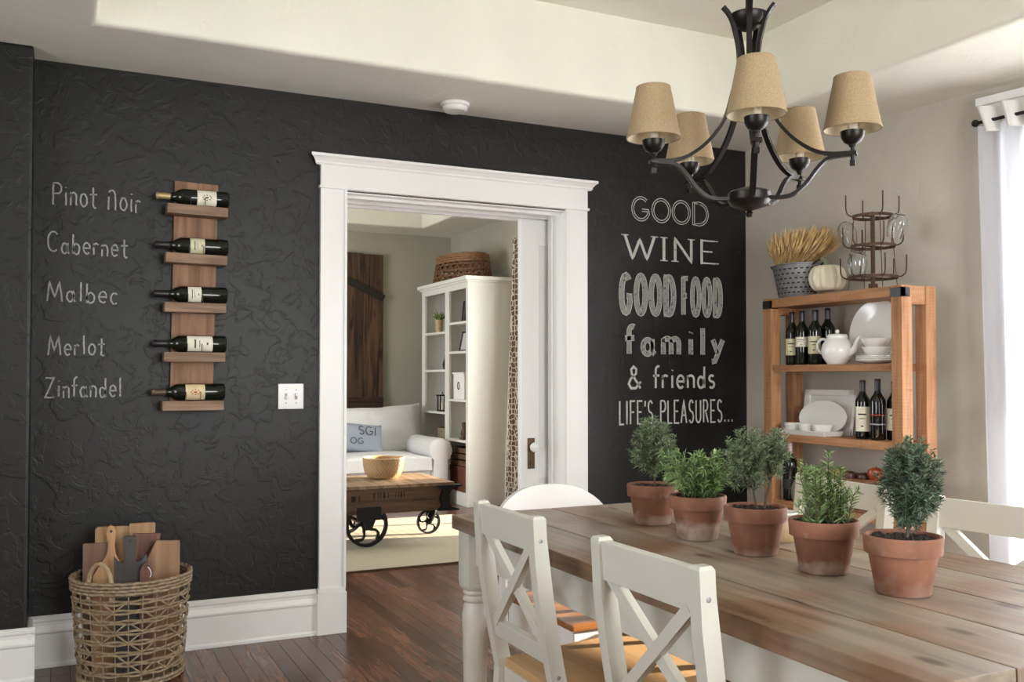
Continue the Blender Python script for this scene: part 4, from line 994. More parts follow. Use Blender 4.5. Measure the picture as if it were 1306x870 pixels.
def flatbar(bm, P, w, h):
    P = smooth_path(P, 5); prev = None
    for i, p in enumerate(P):
        t = (P[min(i + 1, len(P) - 1)] - P[max(i - 1, 0)]).normalized(); s = Vector((0, 1, 0)); nn = t.cross(s).normalized()
        ring = [bm.verts.new(p + s * a * w / 2 + nn * b * h / 2) for a, b in ((-1, -1), (1, -1), (1, 1), (-1, 1))]
        if prev:
            for k in range(4): bm.faces.new((prev[k], prev[(k + 1) % 4], ring[(k + 1) % 4], ring[k]))
        else: bm.faces.new(ring[::-1])
        prev = ring
    bm.faces.new(prev)
for k in range(5):
    e = bpy.data.objects.new('light_arm', None)
    ang = a0 + k * 2 * math.pi / 5
    bm = NB()
    flatbar(bm, [(0.072, 0, 2.196), (0.056, 0, 2.178), (0.043, 0, 2.150), (0.028, 0, 2.08), (0.030, 0, 2.02), (0.045, 0, 1.965), (0.067, 0, 1.894), (0.111, 0, 1.832), (0.165, 0, 1.789), (0.213, 0, 1.772), (0.268, 0, 1.769)], 0.015, 0.009)
    flatbar(bm, [(0.050, 0, 1.672), (0.108, 0, 1.672), (0.147, 0, 1.697), (0.184, 0, 1.742), (0.213, 0, 1.762), (0.268, 0, 1.765)], 0.016, 0.009)
    tube(bm, [(0.268, 0, 1.748), (0.268, 0, 1.790)], 0.0055, 8); box(bm, (0.268, 0, 1.742), (0.013, 0.013, 0.014)); box(bm, (0.268, 0, 1.767), (0.022, 0.026, 0.009), None, 0.001)
    arm = obj('arm', bm, M_iron, ch); arm.rotation_euler = (0, 0, ang)
    bm = NB(); lathe(bm, [(0, 1.782), (0.008, 1.784), (0.010, 1.790), (0.022, 1.797), (0.029, 1.810), (0.0305, 1.824), (0, 1.826)], 28, (0.268, 0, 0)); obj('cup', bm, M_iron, arm)
    bm = NB(); tube(bm, [(0.268, 0, 1.824), (0.268, 0, 1.875)], 0.0125, 14); obj('candle_sleeve', bm, M_candle, arm)
    bm = NB(); r0, r1, z0, z1 = 0.0725, 0.046, 1.829, 1.968
    lathe(bm, [(r0 - 0.0012, z0), (r0, z0), (r0 + 0.0008, z0 + 0.004), (r0 - 0.0005, z0 + 0.005), (r1 + 0.0002, z1 - 0.004), (r1 + 0.001, z1 - 0.003), (r1, z1), (r1 - 0.0012, z1), (r0 - 0.0016, z0)], 40, (0.268, 0, 0))
    bm.faces.ensure_lookup_table()
    for f in [f for f in bm.faces if len(f.verts) > 6]: bm.faces.remove(f)
    shd = obj('lamp_shade', bm, M_linen, arm, label='burlap cone shade')
    bm = NB(); n_ = 40; vv = [[bm.verts.new((0.268 + r * math.cos(2 * math.pi * i / n_), r * math.sin(2 * math.pi * i / n_), z)) for i in range(n_)] for r, z in ((r0 - 0.0022, z0 + 0.001), (r1 - 0.002, z1 - 0.001))]
    for i in range(n_): bm.faces.new((vv[0][i], vv[0][(i + 1) % n_], vv[1][(i + 1) % n_], vv[1][i]))
    obj('shade_lining', bm, M_shadein, arm)
    sa = 2.2 if k in (2, 3) else 0.8
    bpy.data.objects.remove(e)

# ================================================================== OPEN SHELF UNIT
UX0, UX1, UY0, UY1, UZ = 3.36, 3.575, 3.065, 3.93, 1.597
un = thing('open_shelf_unit', 'rough sawn wooden open shelf unit with black corner brackets by the greige wall', 'shelf unit', (UX0, UY0, 0))
def ul(name, lo, hi, ax_, bev=0.003):
    bm = NB(); c = [(a + b) / 2 for a, b in zip(lo, hi)]; box(bm, (0, 0, 0), [b - a for a, b in zip(lo, hi)], None, bev)
    return obj(name, bm, W_crate(ax_), un, False, loc=(c[0] - UX0, c[1] - UY0, c[2]))
for y0, y1 in ((UY0 - 0.06, UY0), (UY1 - 0.075, UY1 - 0.015)):
    ul('post', (UX0, y0, 0), (UX0 + 0.064, y1, UZ), 'z'); ul('post', (UX1 - 0.064, y0, 0), (UX1, y1, UZ), 'z')
    ul('end_rail', (UX0 + 0.064, y0 + 0.004, UZ - 0.085), (UX1 - 0.064, y1 - 0.004, UZ), 'x'); ul('end_rail', (UX0 + 0.064, y0 + 0.004, 0.06), (UX1 - 0.064, y1 - 0.004, 0.13), 'x')
ul('top_board', (UX0 + 0.004, UY0, UZ - 0.048), (UX1 - 0.004, UY1 - 0.075, UZ - 0.001), 'y')
S1, S2, S3 = 1.248, 0.893, 0.55
for z, t_ in ((S1, 0.034), (S2, 0.038), (S3, 0.036), (0.16, 0.036)): ul('shelf', (UX0 + 0.006, UY0, z - t_), (UX1 - 0.006, UY1 - 0.075, z), 'y')
for y_ in (UY0 - 0.06, UY1 - 0.075):
    bm = NB(); b2(bm, (-0.002, y_ - UY0 - 0.002, UZ - 0.052), (0.022, y_ + 0.062 - UY0, UZ - 0.010)); b2(bm, (-0.002, y_ - UY0 - 0.002, UZ - 0.052), (0.05, y_ - UY0 + 0.004, UZ - 0.010)); obj('corner_bracket', bm, M_blackp, un, False, label='black metal corner bracket')
for z in (S1 + 0.02, 0.98, S2 - 0.1):
    bm = NB(); lathe(bm, [(0.008, 0), (0.008, 0.004), (0, 0.005)], 10, (0.20, -0.03, z), 'x'); obj('bolt', bm, M_blackp, un)

# bottles on the shelves (labels face the room, -x and towards the camera)
TR = 218
def bt_(label, x, y, z, foil, paper, z0, z1, s=0.92, mark='lines', turn=TR): return bottle(label, (x, y, z), (0, 0, 0), foil, paper, z0, z1, (-62, 62), s, mark, turn)
bt_('wine bottle with pale yellow label at the far left of the upper shelf', 3.43, 3.775, S1, M_foil, M_paper_y, .055, .148)
bt_('wine bottle with white label between two yellow-labelled ones on the upper shelf', 3.425, 3.697, S1, M_foil, M_paper, .100, .155, 0.92)
bt_('wine bottle with pale yellow label in front of the group beside the teapot', 3.43, 3.612, S1, M_foil, M_paper_y, .060, .155)
bt_('unlabelled dark bottle at the back of the upper shelf between the labelled ones', 3.52, 3.70, S1, M_foil, None, 0, 0, 0.95)
bt_('unlabelled dark bottle behind the teapot handle on the upper shelf', 3.515, 3.61, S1, M_foil, None, 0, 0, 0.96)
bt_('wine bottle with tall white label beside the square platter', 3.44, 3.311, S2, M_foil, M_paper, .040, .165, 0.93)
b9 = bt_('dark wine bottle with thin red and silver bands on the middle shelf', 3.44, 3.220, S2, M_foil, None, 0, 0, 0.95)
for zz, mt in ((0.075, M_steel), (0.12, M_redink)):
    bm = NB(); lathe(bm, [(0.0374, zz), (0.0378, zz), (0.0378, zz + 0.006), (0.0374, zz + 0.006)], 24); obj('label_band', bm, mt, b9)
bt_('wine bottle with narrow white label half behind the right post', 3.50, 3.178, S2, M_foil, M_paper, .050, .160, 0.92, 'lines')
pk = bottle('dark bottle with a pink foil neck on the bottom shelf', (3.42, 3.785, S3), (0, 0, 0), M_pinkfoil, None, 0, 0, s=1.0)
bm = NB(); lathe(bm, [(0.0385, 0.06), (0.0385, 0.11), (0.038, 0.11)], 24); obj('label_band', bm, M_ink, pk)

# teapot
tp = thing('teapot', 'round white china teapot on the upper shelf', 'teapot', (3.425, 3.455, S1), R(15))
bm = NB(); lathe(bm, [(0, 0.004), (0.045, 0), (0.050, 0.006), (0.070, 0.035), (0.078, 0.062), (0.072, 0.095), (0.055, 0.120), (0.047, 0.128), (0.045, 0.130), (0, 0.130)], 40); obj('pot_body', bm, M_china, tp)
bm = NB(); lathe(bm, [(0.050, 0.127), (0.050, 0.138), (0.044, 0.146), (0.012, 0.150), (0.006, 0.152), (0.011, 0.160), (0.009, 0.168), (0, 0.171)], 32); obj('lid', bm, M_china, tp)
bm = NB(); tube(bm, smooth_path([(0, -0.060, 0.055), (0, -0.088, 0.070), (0, -0.102, 0.105), (0, -0.118, 0.132)]), [0.020 - 0.012 * i / 18 for i in range(19)], 12); obj('spout', bm, M_china, tp)
bm = NB(); tube(bm, smooth_path([(0, 0.050, 0.118), (0, 0.085, 0.125), (0, 0.108, 0.100), (0, 0.100, 0.068), (0, 0.072, 0.050)]), 0.007, 10); obj('handle', bm, M_china, tp)
def dish(name, label, cat, loc, prof, rot=(0, 0, 0), sc=(1, 1, 1), group=None, mat=None):
    bm = NB(); lathe(bm, prof, 44); bmesh.ops.scale(bm, vec=sc, verts=bm.verts); o = obj(name, bm, mat or M_china, None, True, loc=loc); o.rotation_euler = rot
    return tag(o, label, cat, group)
PL = [(0, 0.004), (0.5, 0.004), (0.62, 0.010), (0.97, 0.030), (1.0, 0.034), (0.99, 0.040), (0.62, 0.020), (0.5, 0.012), (0, 0.012)]
def plate(R_, k=1.0): return [(r * R_, z * k) for r, z in PL]
dish('serving_plate', 'large round white platter leaning upright behind the bowls', 'plate', (3.552, 3.325, S1 + 0.157), plate(0.158, 0.5), (0, R(-82), 0))
dish('plate', 'lowest small white plate stacked under the bowls', 'plate', (3.45, 3.235, S1), plate(0.095, 0.5))
dish('plate', 'second small white plate up in the stack under the bowls', 'plate', (3.45, 3.235, S1 + 0.009), plate(0.093, 0.5))
dish('plate', 'topmost small white plate directly under the bowls', 'plate', (3.45, 3.235, S1 + 0.018), plate(0.09, 0.5))
BW = [(0, 0.0), (0.4, 0.0), (0.42, 0.05), (0.75, 0.25), (0.97, 0.66), (1.0, 0.72), (0.96, 0.70), (0.72, 0.32), (0.4, 0.12), (0, 0.10)]
def bowl_(R_): return [(r * R_, z * R_) for r, z in BW]
dish('bowl', 'lower white bowl of the pair stacked on the small plates', 'bowl', (3.45, 3.235, S1 + 0.033), bowl_(0.066))
dish('bowl', 'upper white bowl of the pair stacked on the small plates', 'bowl', (3.45, 3.235, S1 + 0.068), bowl_(0.070))
# square platter, oval platter, tray with bowls
sq = thing('square_platter', 'square white platter leaning at the back of the middle shelf', 'platter', (3.525, 3.64, S2), 0, None, (0, R(8), 0))
bm = NB(); box(bm, (0.006, 0, 0.115), (0.008, 0.34, 0.225), None, 0.003)
obj('platter_base', bm, M_china, sq, False)
bm = NB()
for lo, hi in (((-0.17, 0.0), (-0.135, 0.23)), ((0.135, 0.0), (0.17, 0.23)), ((-0.17, 0.0), (0.17, 0.03)), ((-0.17, 0.20), (0.17, 0.23))): b2(bm, (-0.008, lo[0], lo[1]), (0.004, hi[0], hi[1]), 0.003)
obj('raised_rim', bm, M_china, sq, False)
dish('oval_platter', 'oval white platter leaning in front of the square platter', 'platter', (3.490, 3.61, S2 + 0.087), plate(0.165, 0.45), (0, R(-80), 0), (0.52, 1.0, 1.0))
bm = NB(); b2(bm, (-0.05, -0.165, 0), (0.05, 0.165, 0.006)); 
for s in (-1, 1):
    box(bm, (s * 0.055, 0, 0.012), (0.004, 0.35, 0.026), (0, R(s * 30), 0)); box(bm, (0, s * 0.170, 0.012), (0.11, 0.004, 0.026), (R(-s * 30), 0, 0))
tag(obj('long_tray', bm, M_china, None, False, loc=(3.42, 3.655, S2 + 0.001)), 'long shallow white tray under three small bowls', 'tray')
for i, (yy, nm) in enumerate(((3.745, 'small white bowl at the left end of the long tray'), (3.645, 'small white bowl in the middle of the long tray'), (3.545, 'small white bowl at the right end of the long tray'))):
    dish('small_bowl', nm, 'bowl', (3.41, yy, S2 + 0.0075), [(r * 0.050, z * 0.062) for r, z in [(0, 0), (0.55, 0), (0.62, 0.08), (0.85, 0.35), (0.97, 0.72), (1, 0.8), (0.95, 0.78), (0.8, 0.36), (0.5, 0.12), (0, 0.1)]], group=None)
# fruit basket on the low shelf
fb_ = thing('fruit_basket', 'brown woven fruit basket on the lowest visible shelf', 'basket', (3.465, 3.36, S3 - 0.02 + 0.02))
for j in range(9):
    z = 0.008 + j * 0.018; r = 0.085 + 0.004 * j
    bm = NB(); tube(bm, [(r * 1.05 * math.cos(a) * 1.0, r * 1.85 * math.sin(a), z) for a in [2 * math.pi * i / 40 for i in range(40)]], 0.0095, 6, True); obj('coil', bm, M_darkbask, fb_)
bm = NB(); lathe(bm, [(0, 0.002), (0.088, 0.002), (0.088, 0.01), (0, 0.01)], 32); bmesh.ops.scale(bm, vec=(1, 1.8, 1), verts=bm.verts); obj('basket_base', bm, M_darkbask, fb_)
for i, (xx, yy, zz, mt, lb_) in enumerate(((3.45, 3.245, .145, M_apple, 'largest red and yellow apple at the right of the fruit basket'), (3.47, 3.33, .112, M_dkfruit, 'dark russet apple beside the largest one in the fruit basket'), (3.45, 3.41, .115, M_dkfruit, 'dark russet apple in the middle of the fruit basket'), (3.46, 3.49, .118, M_appley, 'yellow apple at the left of the fruit basket'))):
    ap = thing('apple', lb_, 'apple', (xx, yy, S3 + zz))
    bm = NB(); lathe(bm, [(0, 0.006), (0.012, 0.0), (0.030, 0.010), (0.038, 0.034), (0.034, 0.056), (0.018, 0.066), (0.006, 0.062), (0, 0.056)], 24); obj('flesh', bm, mt, ap)
    bm = NB(); tube(bm, [(0, 0, 0.056), (0.003, 0, 0.074)], 0.0014, 5); obj('stalk', bm, M_stem, ap)
sj = dish('storage_jar', 'olive stoneware jar on the bottom shelf behind the middle herb pot', 'jar', (3.43, 3.70, S3), [(0, 0), (0.05, 0), (0.06, 0.02), (0.062, 0.07), (0.05, 0.1), (0.045, 0.11), (0.04, 0.11), (0, 0.105)], mat=M_olive)

# on top of the unit: bucket of wheat, pumpkin, bottle dryer
bu = thing('metal_bucket', 'slotted galvanised oval bucket on top of the shelf unit', 'bucket', (3.465, 3.775, UZ)); bu.scale = (0.95, 1.36, 1)
bm = NB(); lathe(bm, [(0, 0.0), (0.078, 0.0), (0.080, 0.004), (0.108, 0.168), (0.112, 0.170), (0.112, 0.174), (0.107, 0.174), (0.077, 0.008), (0, 0.008)], 40); obj('bucket_wall', bm, M_galv, bu)
bm = NB()
for row in range(6):
    z = 0.022 + row * 0.024; r = 0.080 + (z / 0.17) * 0.028 + 0.0007
    for k in range(26):
        a = 2 * math.pi * (k + 0.5 * (row % 2)) / 26; d = 2 * math.pi / 26 * 0.28
        vs = [bm.verts.new(((r + dz * 0.165) * math.cos(a + s_ * d), (r + dz * 0.165) * math.sin(a + s_ * d), z + dz)) for s_, dz in ((-1, 0), (1, 0), (1, 0.007), (-1, 0.007))]; bm.faces.new(vs)
obj('slots', bm, M_blackp, bu, False, kind='stuff')
for s in (-1, 1):
    bm = NB(); tube(bm, smooth_path([(0.03, s * 0.106, 0.160), (0.02, s * 0.128, 0.180), (-0.02, s * 0.128, 0.180), (-0.03, s * 0.106, 0.160)]), 0.0035, 6); obj('bucket_handle', bm, M_iron, bu)
rnd = random.Random(3)
bm = NB(); 
for i in range(760):
    a = rnd.uniform(0, 6.28); r = 0.095 * math.sqrt(rnd.random()); fan = rnd.uniform(0.5, 1.7); h = rnd.uniform(0.26, 0.375) - 0.5 * r * 0.6 * fan * .5
    p0 = Vector((r * .6 * math.cos(a), r * .6 * math.sin(a), 0.02)); p0.y *= 1.2; p1 = Vector((r * math.cos(a), r * math.sin(a) * 1.3, 0.172)); p2 = Vector((r * math.cos(a) * 1.0, r * math.sin(a) * (1.5 + 0.85 * fan) - 0.03, h))
    tube(bm, [p0, p1, p1.lerp(p2, .6)], 0.0012, 3); q = p1.lerp(p2, .6); tube(bm, [q, q.lerp(p2, .35), p2], [0.0022, 0.0042, 0.0008], 4)
wh = obj('wheat_bunch', bm, M_wheat, None, False, loc=(3.465, 3.770, UZ + 0.001)); tag(wh, 'bunch of dried golden wheat standing in the metal bucket', 'wheat'); wh['kind'] = 'stuff'
pm = thing('pumpkin', 'small cream white pumpkin beside the metal bucket', 'pumpkin', (3.435, 3.528, UZ))
bm = NB(); n1, n2 = 72, 18; VV = []
for j in range(n2 + 1):
    ph = math.pi * j / n2; ring = []
    for i in range(n1):
        th = 2 * math.pi * i / n1; rr = 1 - 0.13 * abs(math.cos(th * 5.5)) ** 5; r = math.sin(ph) ** 0.8 * 0.091 * rr
        z = 0.080 - 0.078 * math.cos(ph) * (1 - 0.25 * (abs(math.cos(ph)) ** 8)); ring.append(bm.verts.new((max(r, 0.0008) * math.cos(th), max(r, 0.0008) * math.sin(th), z)))
    VV.append(ring)
for j in range(n2):
    for i in range(n1): bm.faces.new((VV[j][i], VV[j][(i + 1) % n1], VV[j + 1][(i + 1) % n1], VV[j + 1][i]))
obj('rind', bm, M_pump, pm, True, angle=80)
bm = NB(); tube(bm, smooth_path([(0, 0, 0.130), (0, 0.002, 0.152), (0, 0.014, 0.168), (0, 0.040, 0.180)]), [0.018 - 0.009 * i / 15 for i in range(16)], 8); obj('stalk', bm, M_pstem, pm)
dr = thing('bottle_drying_rack', 'rusty three-tier bottle drying rack on top of the shelf unit', 'drying rack', (3.465, 3.265, UZ))
bm = NB(); tube(bm, [(0, 0, 0), (0, 0, 0.372)], 0.010, 10); tube(bm, [(0, 0, 0.0), (0, 0, 0.03)], 0.022, 12); obj('centre_post', bm, M_rust, dr)
for j, (z, r) in enumerate(((0.060, 0.110), (0.208, 0.098), (0.350, 0.088))):
    bm = NB(); lathe(bm, [(r, z - 0.007), (r + 0.003, z - 0.007), (r + 0.003, z + 0.007), (r, z + 0.007)], 36); bm.faces.ensure_lookup_table()
    for f in [f for f in bm.faces if len(f.verts) > 6]: bm.faces.remove(f)
    tube(bm, [(-r, 0, z), (r, 0, z)], 0.004, 6); obj('ring', bm, M_rust, dr)
    for k in range(6 if j < 2 else 4):
        a = R(-26 + 90 + k * 60) if j < 2 else R(64 + k * 90); c_, s_ = math.cos(a), math.sin(a)
        bm = NB(); tube(bm, smooth_path([(r * c_, r * s_, z), ((r + 0.018) * c_, (r + 0.018) * s_, z + 0.002), ((r + 0.036) * c_, (r + 0.036) * s_, z + 0.024), ((r + 0.038) * c_, (r + 0.038) * s_, z + 0.10)]), 0.0034, 6); obj('prong', bm, M_rust, dr)
for k in range(4):
    a = R(64 + k * 90); bm = NB(); tube(bm, [(0.118 * math.cos(a), 0.118 * math.sin(a), 0.0), (0.11 * math.cos(a), 0.11 * math.sin(a), 0.06), (0.088 * math.cos(a), 0.088 * math.sin(a), 0.35)], 0.002, 5); obj('side_wire', bm, M_rust, dr)
def glass_(label, loc, rot):
    bm = NB(); outer = [(0.032, 0), (0.038, 0.02), (0.043, 0.045), (0.0435, 0.070), (0.038, 0.095), (0.024, 0.112), (0.0, 0.116)]; inner = [(0.0, 0.111), (0.023, 0.107), (0.0355, 0.092), (0.041, 0.070), (0.0405, 0.045), (0.0355, 0.02), (0.0300, 0)]
    lathe(bm, inner + outer[:1], 32); lathe(bm, outer, 32); bm.faces.ensure_lookup_table()
    for f in [f for f in bm.faces if len(f.verts) > 6]: bm.faces.remove(f)
    bmesh.ops.remove_doubles(bm, verts=bm.verts, dist=0.0001)
    o = obj('wine_glass', bm, M_glass, None, True, loc=loc); o.rotation_euler = rot; return tag(o, label, 'wine glass')
glass_('upturned stemless glass leaning out on the left prong of the middle tier', (3.445, 3.385, UZ + 0.232), (R(-20), 0, 0))
glass_('upturned stemless glass leaning out on the right prong of the middle tier', (3.465, 3.140, UZ + 0.232), (R(20), 0, 0))
glass_('upturned stemless glass on the front prong of the lowest tier', (3.325, 3.225, UZ + 0.062), (0, 0, 0))

# ================================================================== CURTAIN AND ROD
cr = thing('curtain_rod', 'dark metal curtain rod with ball finial above the bright window', 'curtain rod', (0, 0, 0))
bm = NB(); tube(bm, [onwall(1.43, 0.08, 2.335), onwall(3.55, 0.08, 2.335)], 0.008, 10); obj('rod', bm, M_iron, cr)
bm = NB(); ball(bm, onwall(1.425, 0.08, 2.335), 0.017); obj('finial', bm, M_iron, cr)
bm = NB(); tube(bm, [onwall(1.50, 0.0, 2.335), onwall(1.50, 0.08, 2.335)], 0.006, 8); obj('rod_bracket', bm, M_iron, cr)
ct = thing('curtain', 'white sheer grommet curtain at the left side of the bright window', 'curtain', (0, 0, 0))
def curtain_mesh(u0, u1, z0, z1, waves, amp, fn, off=0.08, nz=14):
    bm = NB(); n = waves * 10; rows = []
    for j in range(nz + 1):
        z = z0 + (z1 - z0) * j / nz; f = 1 - j / nz; row = []
        for i in range(n + 1):
            t = i / n; u = u0 + 0.045 * f * (1 - t) + (u1 - u0) * t; row.append(bm.verts.new(fn(u, off + amp * math.sin(t * waves * 2 * math.pi + 0.6 + 0.4 * f), z)))
        rows.append(row)
    for j in range(nz):
        for i in range(n): bm.faces.new((rows[j][i], rows[j][i + 1], rows[j + 1][i + 1], rows[j + 1][i]))
    return bm
obj('curtain_cloth', curtain_mesh(1.445, 1.98, 0.02, 2.31, 5, 0.032, onwall), M_sheer, ct, True, angle=80)
obj('header_band', curtain_mesh(1.445, 1.98, 2.28, 2.40, 5, 0.033, onwall, nz=2), flat('white_cotton', (0.78, 0.78, 0.76), 0.9), ct, True, angle=80)
for u in (1.565, 1.69, 1.83):
    bm = NB(); a_ = [onwall(u + 0.024 * math.cos(q), 0.055 + 0.018 * math.cos(q), 2.335 + 0.024 * math.sin(q)) for q in [2 * math.pi * i / 20 for i in range(20)]]; tube(bm, a_, 0.005, 6, True); obj('grommet', bm, M_iron, ct)

rb = thing('roller_blind', 'white sheer roller blind half lowered inside the bright window', 'blind', (0, 0, 0))
bm = NB(); wallbox(bm, WU0 + 0.01, WU1 - 0.01, 1.02, WZ1 - 0.04, -0.030, -0.032); obj('blind_cloth', bm, M_sheer, rb, False)  # added, out of view: stops direct sun reaching the tabletop and pots
bm = NB(); tube(bm, [onwall(WU0 + 0.01, -0.03, WZ1 - 0.03), onwall(WU1 - 0.01, -0.03, WZ1 - 0.03)], 0.02, 12); tube(bm, [onwall(WU0 + 0.01, -0.031, 1.02), onwall(WU1 - 0.01, -0.031, 1.02)], 0.008, 8); obj('roller', bm, M_trim, rb)

# ================================================================== LIVING ROOM
rg = thing('area_rug', 'pale jute rug on the living room floor under the cart', 'rug', (2.0, 6.5, 0.0))
def rug_mat():
    m, n, l, p = nt('herringbone_jute')
    tc = n.new('ShaderNodeTexCoord'); sp = n.new('ShaderNodeSeparateXYZ'); l.new(tc.outputs['Object'], sp.inputs[0])
    pp = N(n, 'ShaderNodeMath', operation='PINGPONG'); pp.inputs[1].default_value = 0.035; l.new(sp.outputs['X'], pp.inputs[0])
    ad = N(n, 'ShaderNodeMath', operation='ADD'); l.new(pp.outputs[0], ad.inputs[0]); l.new(sp.outputs['Y'], ad.inputs[1])
    mu = N(n, 'ShaderNodeMath', operation='MULTIPLY'); mu.inputs[1].default_value = 420; l.new(ad.outputs[0], mu.inputs[0])
    si = N(n, 'ShaderNodeMath', operation='SINE'); l.new(mu.outputs[0], si.inputs[0])
    r = ramp(n, [(0.0, (0.36, 0.31, 0.22)), (1.0, (0.50, 0.45, 0.35))]); l.new(si.outputs[0], r.inputs[0]); l.new(r.outputs[0], p.inputs['Base Color']); p.inputs['Roughness'].default_value = 0.95
    b = n.new('ShaderNodeBump'); b.inputs['Distance'].default_value = 0.002; l.new(si.outputs[0], b.inputs['Height']); l.new(b.outputs[0], p.inputs['Normal'])
    return m
bm = NB(); b2(bm, (-1.6, -0.92, 0.0), (1.03, 1.0, 0.010)); obj('rug_field', bm, rug_mat(), rg, False)
bm = NB(); b2(bm, (-1.6, -0.935, 0.0), (1.045, -0.92, 0.011)); b2(bm, (1.03, -0.92, 0.0), (1.045, 1.0, 0.011)); obj('bound_edge', bm, flat('dark_jute_binding', (0.12, 0.08, 0.05), 0.9), rg, False)

ca = thing('cart_coffee_table', 'antique wooden factory cart with iron wheels used as a coffee table', 'coffee table', (1.9, 6.62, 0.0))
CX, CY = 1.9, 6.62
random.seed(21); y = 6.27; 
xx = 1.22
while xx < 2.50:
    w_ = random.uniform(0.13, 0.19); w_ = min(w_, 2.56 - xx)
    bm = NB(); box(bm, (0, 0, 0), (w_ - 0.004, 0.70, 0.022), None, 0.003); obj('top_board', bm, W_carttop('y'), ca, False, loc=(xx + w_ / 2 - CX, 6.625 - CY, 0.424 + random.uniform(-0.0015, 0.0015))); xx += w_
for yy in (6.295, 6.94):
    bm = NB(); b2(bm, (1.2 - CX, yy - 0.022 - CY, 0.240), (2.46 - CX, yy + 0.022 - CY, 0.412), 0.004); obj('side_beam', bm, W_cart('x'), ca, False)
bm = NB(); b2(bm, (2.44 - CX, 6.30 - CY, 0.25), (2.47 - CX, 6.95 - CY, 0.41)); obj('end_beam', bm, W_cart('y'), ca, False)
# iron end with flared lips
for yy in (6.285, 6.955):
    bm = NB(); poly = [(2.425, 0.238), (2.58, 0.236), (2.585, 0.245), (2.525, 0.262), (2.505, 0.30), (2.505, 0.35), (2.53, 0.392), (2.605, 0.408), (2.605, 0.416), (2.425, 0.416), (2.46, 0.38), (2.44, 0.32), (2.455, 0.27)]
    prism(bm, [(a - CX, b) for a, b in poly], yy - 0.045 - CY, yy + 0.035 - CY, 'xz'); obj('iron_corner', bm, M_cast, ca, False)
def wheel(name, x, y, z, r, nsp, th, curl):
    bm = NB(); rim = []
    prof = [(r * 0.86, -th), (r, -th), (r, th), (r * 0.86, th), (r * 0.86, -th)]
    n_ = 44; rings = [[bm.verts.new((rr * math.cos(2 * math.pi * i / n_), d, rr * math.sin(2 * math.pi * i / n_))) for i in range(n_)] for rr, d in prof[:4]]
    for k in range(4):
        for i in range(n_): bm.faces.new((rings[k][i], rings[k][(i + 1) % n_], rings[(k + 1) % 4][(i + 1) % n_], rings[(k + 1) % 4][i]))
    rimo = obj(name, bm, M_cast, ca, True, loc=(x - CX, y - CY, z))
    bm = NB(); lathe(bm, [(0, -th * 1.8), (r * 0.2, -th * 1.8), (r * 0.24, -th), (r * 0.24, th), (r * 0.2, th * 1.8), (0, th * 1.8)], 24, (0, 0, 0), 'y'); obj('wheel_hub', bm, M_cast, rimo)
    for k in range(nsp):
        a = 2 * math.pi * k / nsp + 0.3; bm = NB(); P = [(q * r * math.cos(a + curl * math.sin((q - .2) / .68 * math.pi * 1.0)), 0, q * r * math.sin(a + curl * math.sin((q - .2) / .68 * math.pi))) for q in (0.18, 0.35, 0.5, 0.68, 0.88)]
        tube(bm, P, [r * 0.10, r * 0.07, r * 0.06, r * 0.075, r * 0.11], 8); obj('spoke', bm, M_cast, rimo)
wheel('big_wheel', 1.925, 6.33, 0.160, 0.150, 5, 0.016, 0.45); wheel('big_wheel', 1.925, 6.90, 0.160, 0.150, 5, 0.016, 0.45)
wheel('small_wheel', 2.505, 6.66, 0.100, 0.090, 5, 0.014, 0.35)
bm = NB(); tube(bm, [(1.925 - CX, 6.30 - CY, 0.16), (1.925 - CX, 6.93 - CY, 0.16)], 0.014, 10); obj('axle', bm, M_cast, ca)
for yy in (6.275, 6.955):
    bm = NB(); b2(bm, (1.84 - CX, yy - 0.014 - CY, 0.20), (2.01 - CX, yy + 0.014 - CY, 0.29), 0.004); prism(bm, [(1.88 - CX, 0.20), (1.97 - CX, 0.20), (1.945 - CX, 0.14), (1.905 - CX, 0.14)], yy - 0.012 - CY, yy + 0.012 - CY, 'xz'); obj('axle_bracket', bm, M_cast, ca, False)
bm = NB()
for s in (-1, 1): tube(bm, smooth_path([(2.505 - CX, 6.66 + s * 0.028 - CY, 0.10), (2.54 - CX, 6.66 + s * 0.03 - CY, 0.17), (2.555 - CX, 6.66 + s * 0.015 - CY, 0.24)]), 0.017, 8)
lathe(bm, [(0.05, 0.235), (0.05, 0.25)], 16, (2.53 - CX, 6.66 - CY, 0)); obj('caster_fork', bm, M_cast, ca)
bm = NB(); b2(bm, (2.44 - CX, 6.5 - CY, 0.24), (2.48 - CX, 6.8 - CY, 0.256)); b2(bm, (1.4 - CX, 6.60 - CY, 0.245), (2.45 - CX, 6.72 - CY, 0.33)); obj('centre_beam', bm, W_cart('x'), ca, False)
# faded stencil on the cart side
def stencil(text, x0, x1, z0, cap, y, mat, par, w=0.008, off=(0, 0)):
    lay, tot = layout(text, 0.12); sx = (x1 - x0) / tot; bm = NB()
    for ox, st in lay:
        for s in st: ribbon(bm, [((ox + p[0]) * sx / cap, p[1]) for p in s], w / cap, lambda p: Vector((x0 + p[0] * cap - off[0], y - off[1], z0 + p[1] * cap)))
    return obj('faded_stencil', bm, mat, par, False)
bm = NB()
for a, b in ((1.955, 1.965), (1.99, 1.996), (2.005, 2.011), (2.025, 2.04), (2.06, 2.066), (2.115, 2.12), (2.135, 2.141), (2.152, 2.162), (2.175, 2.181)): b2(bm, (a - CX, 6.2718 - CY, 0.345), (b - CX, 6.2728 - CY, 0.385))
for a, b in ((1.80, 1.83), (1.85, 1.86)): b2(bm, (a - CX, 6.2718 - CY, 0.33), (b - CX, 6.2728 - CY, 0.37))
for k in range(9): b2(bm, (2.24 - CX + k * 0.02, 6.2718 - CY, 0.315), (2.25 - CX + k * 0.02, 6.2728 - CY, 0.325))
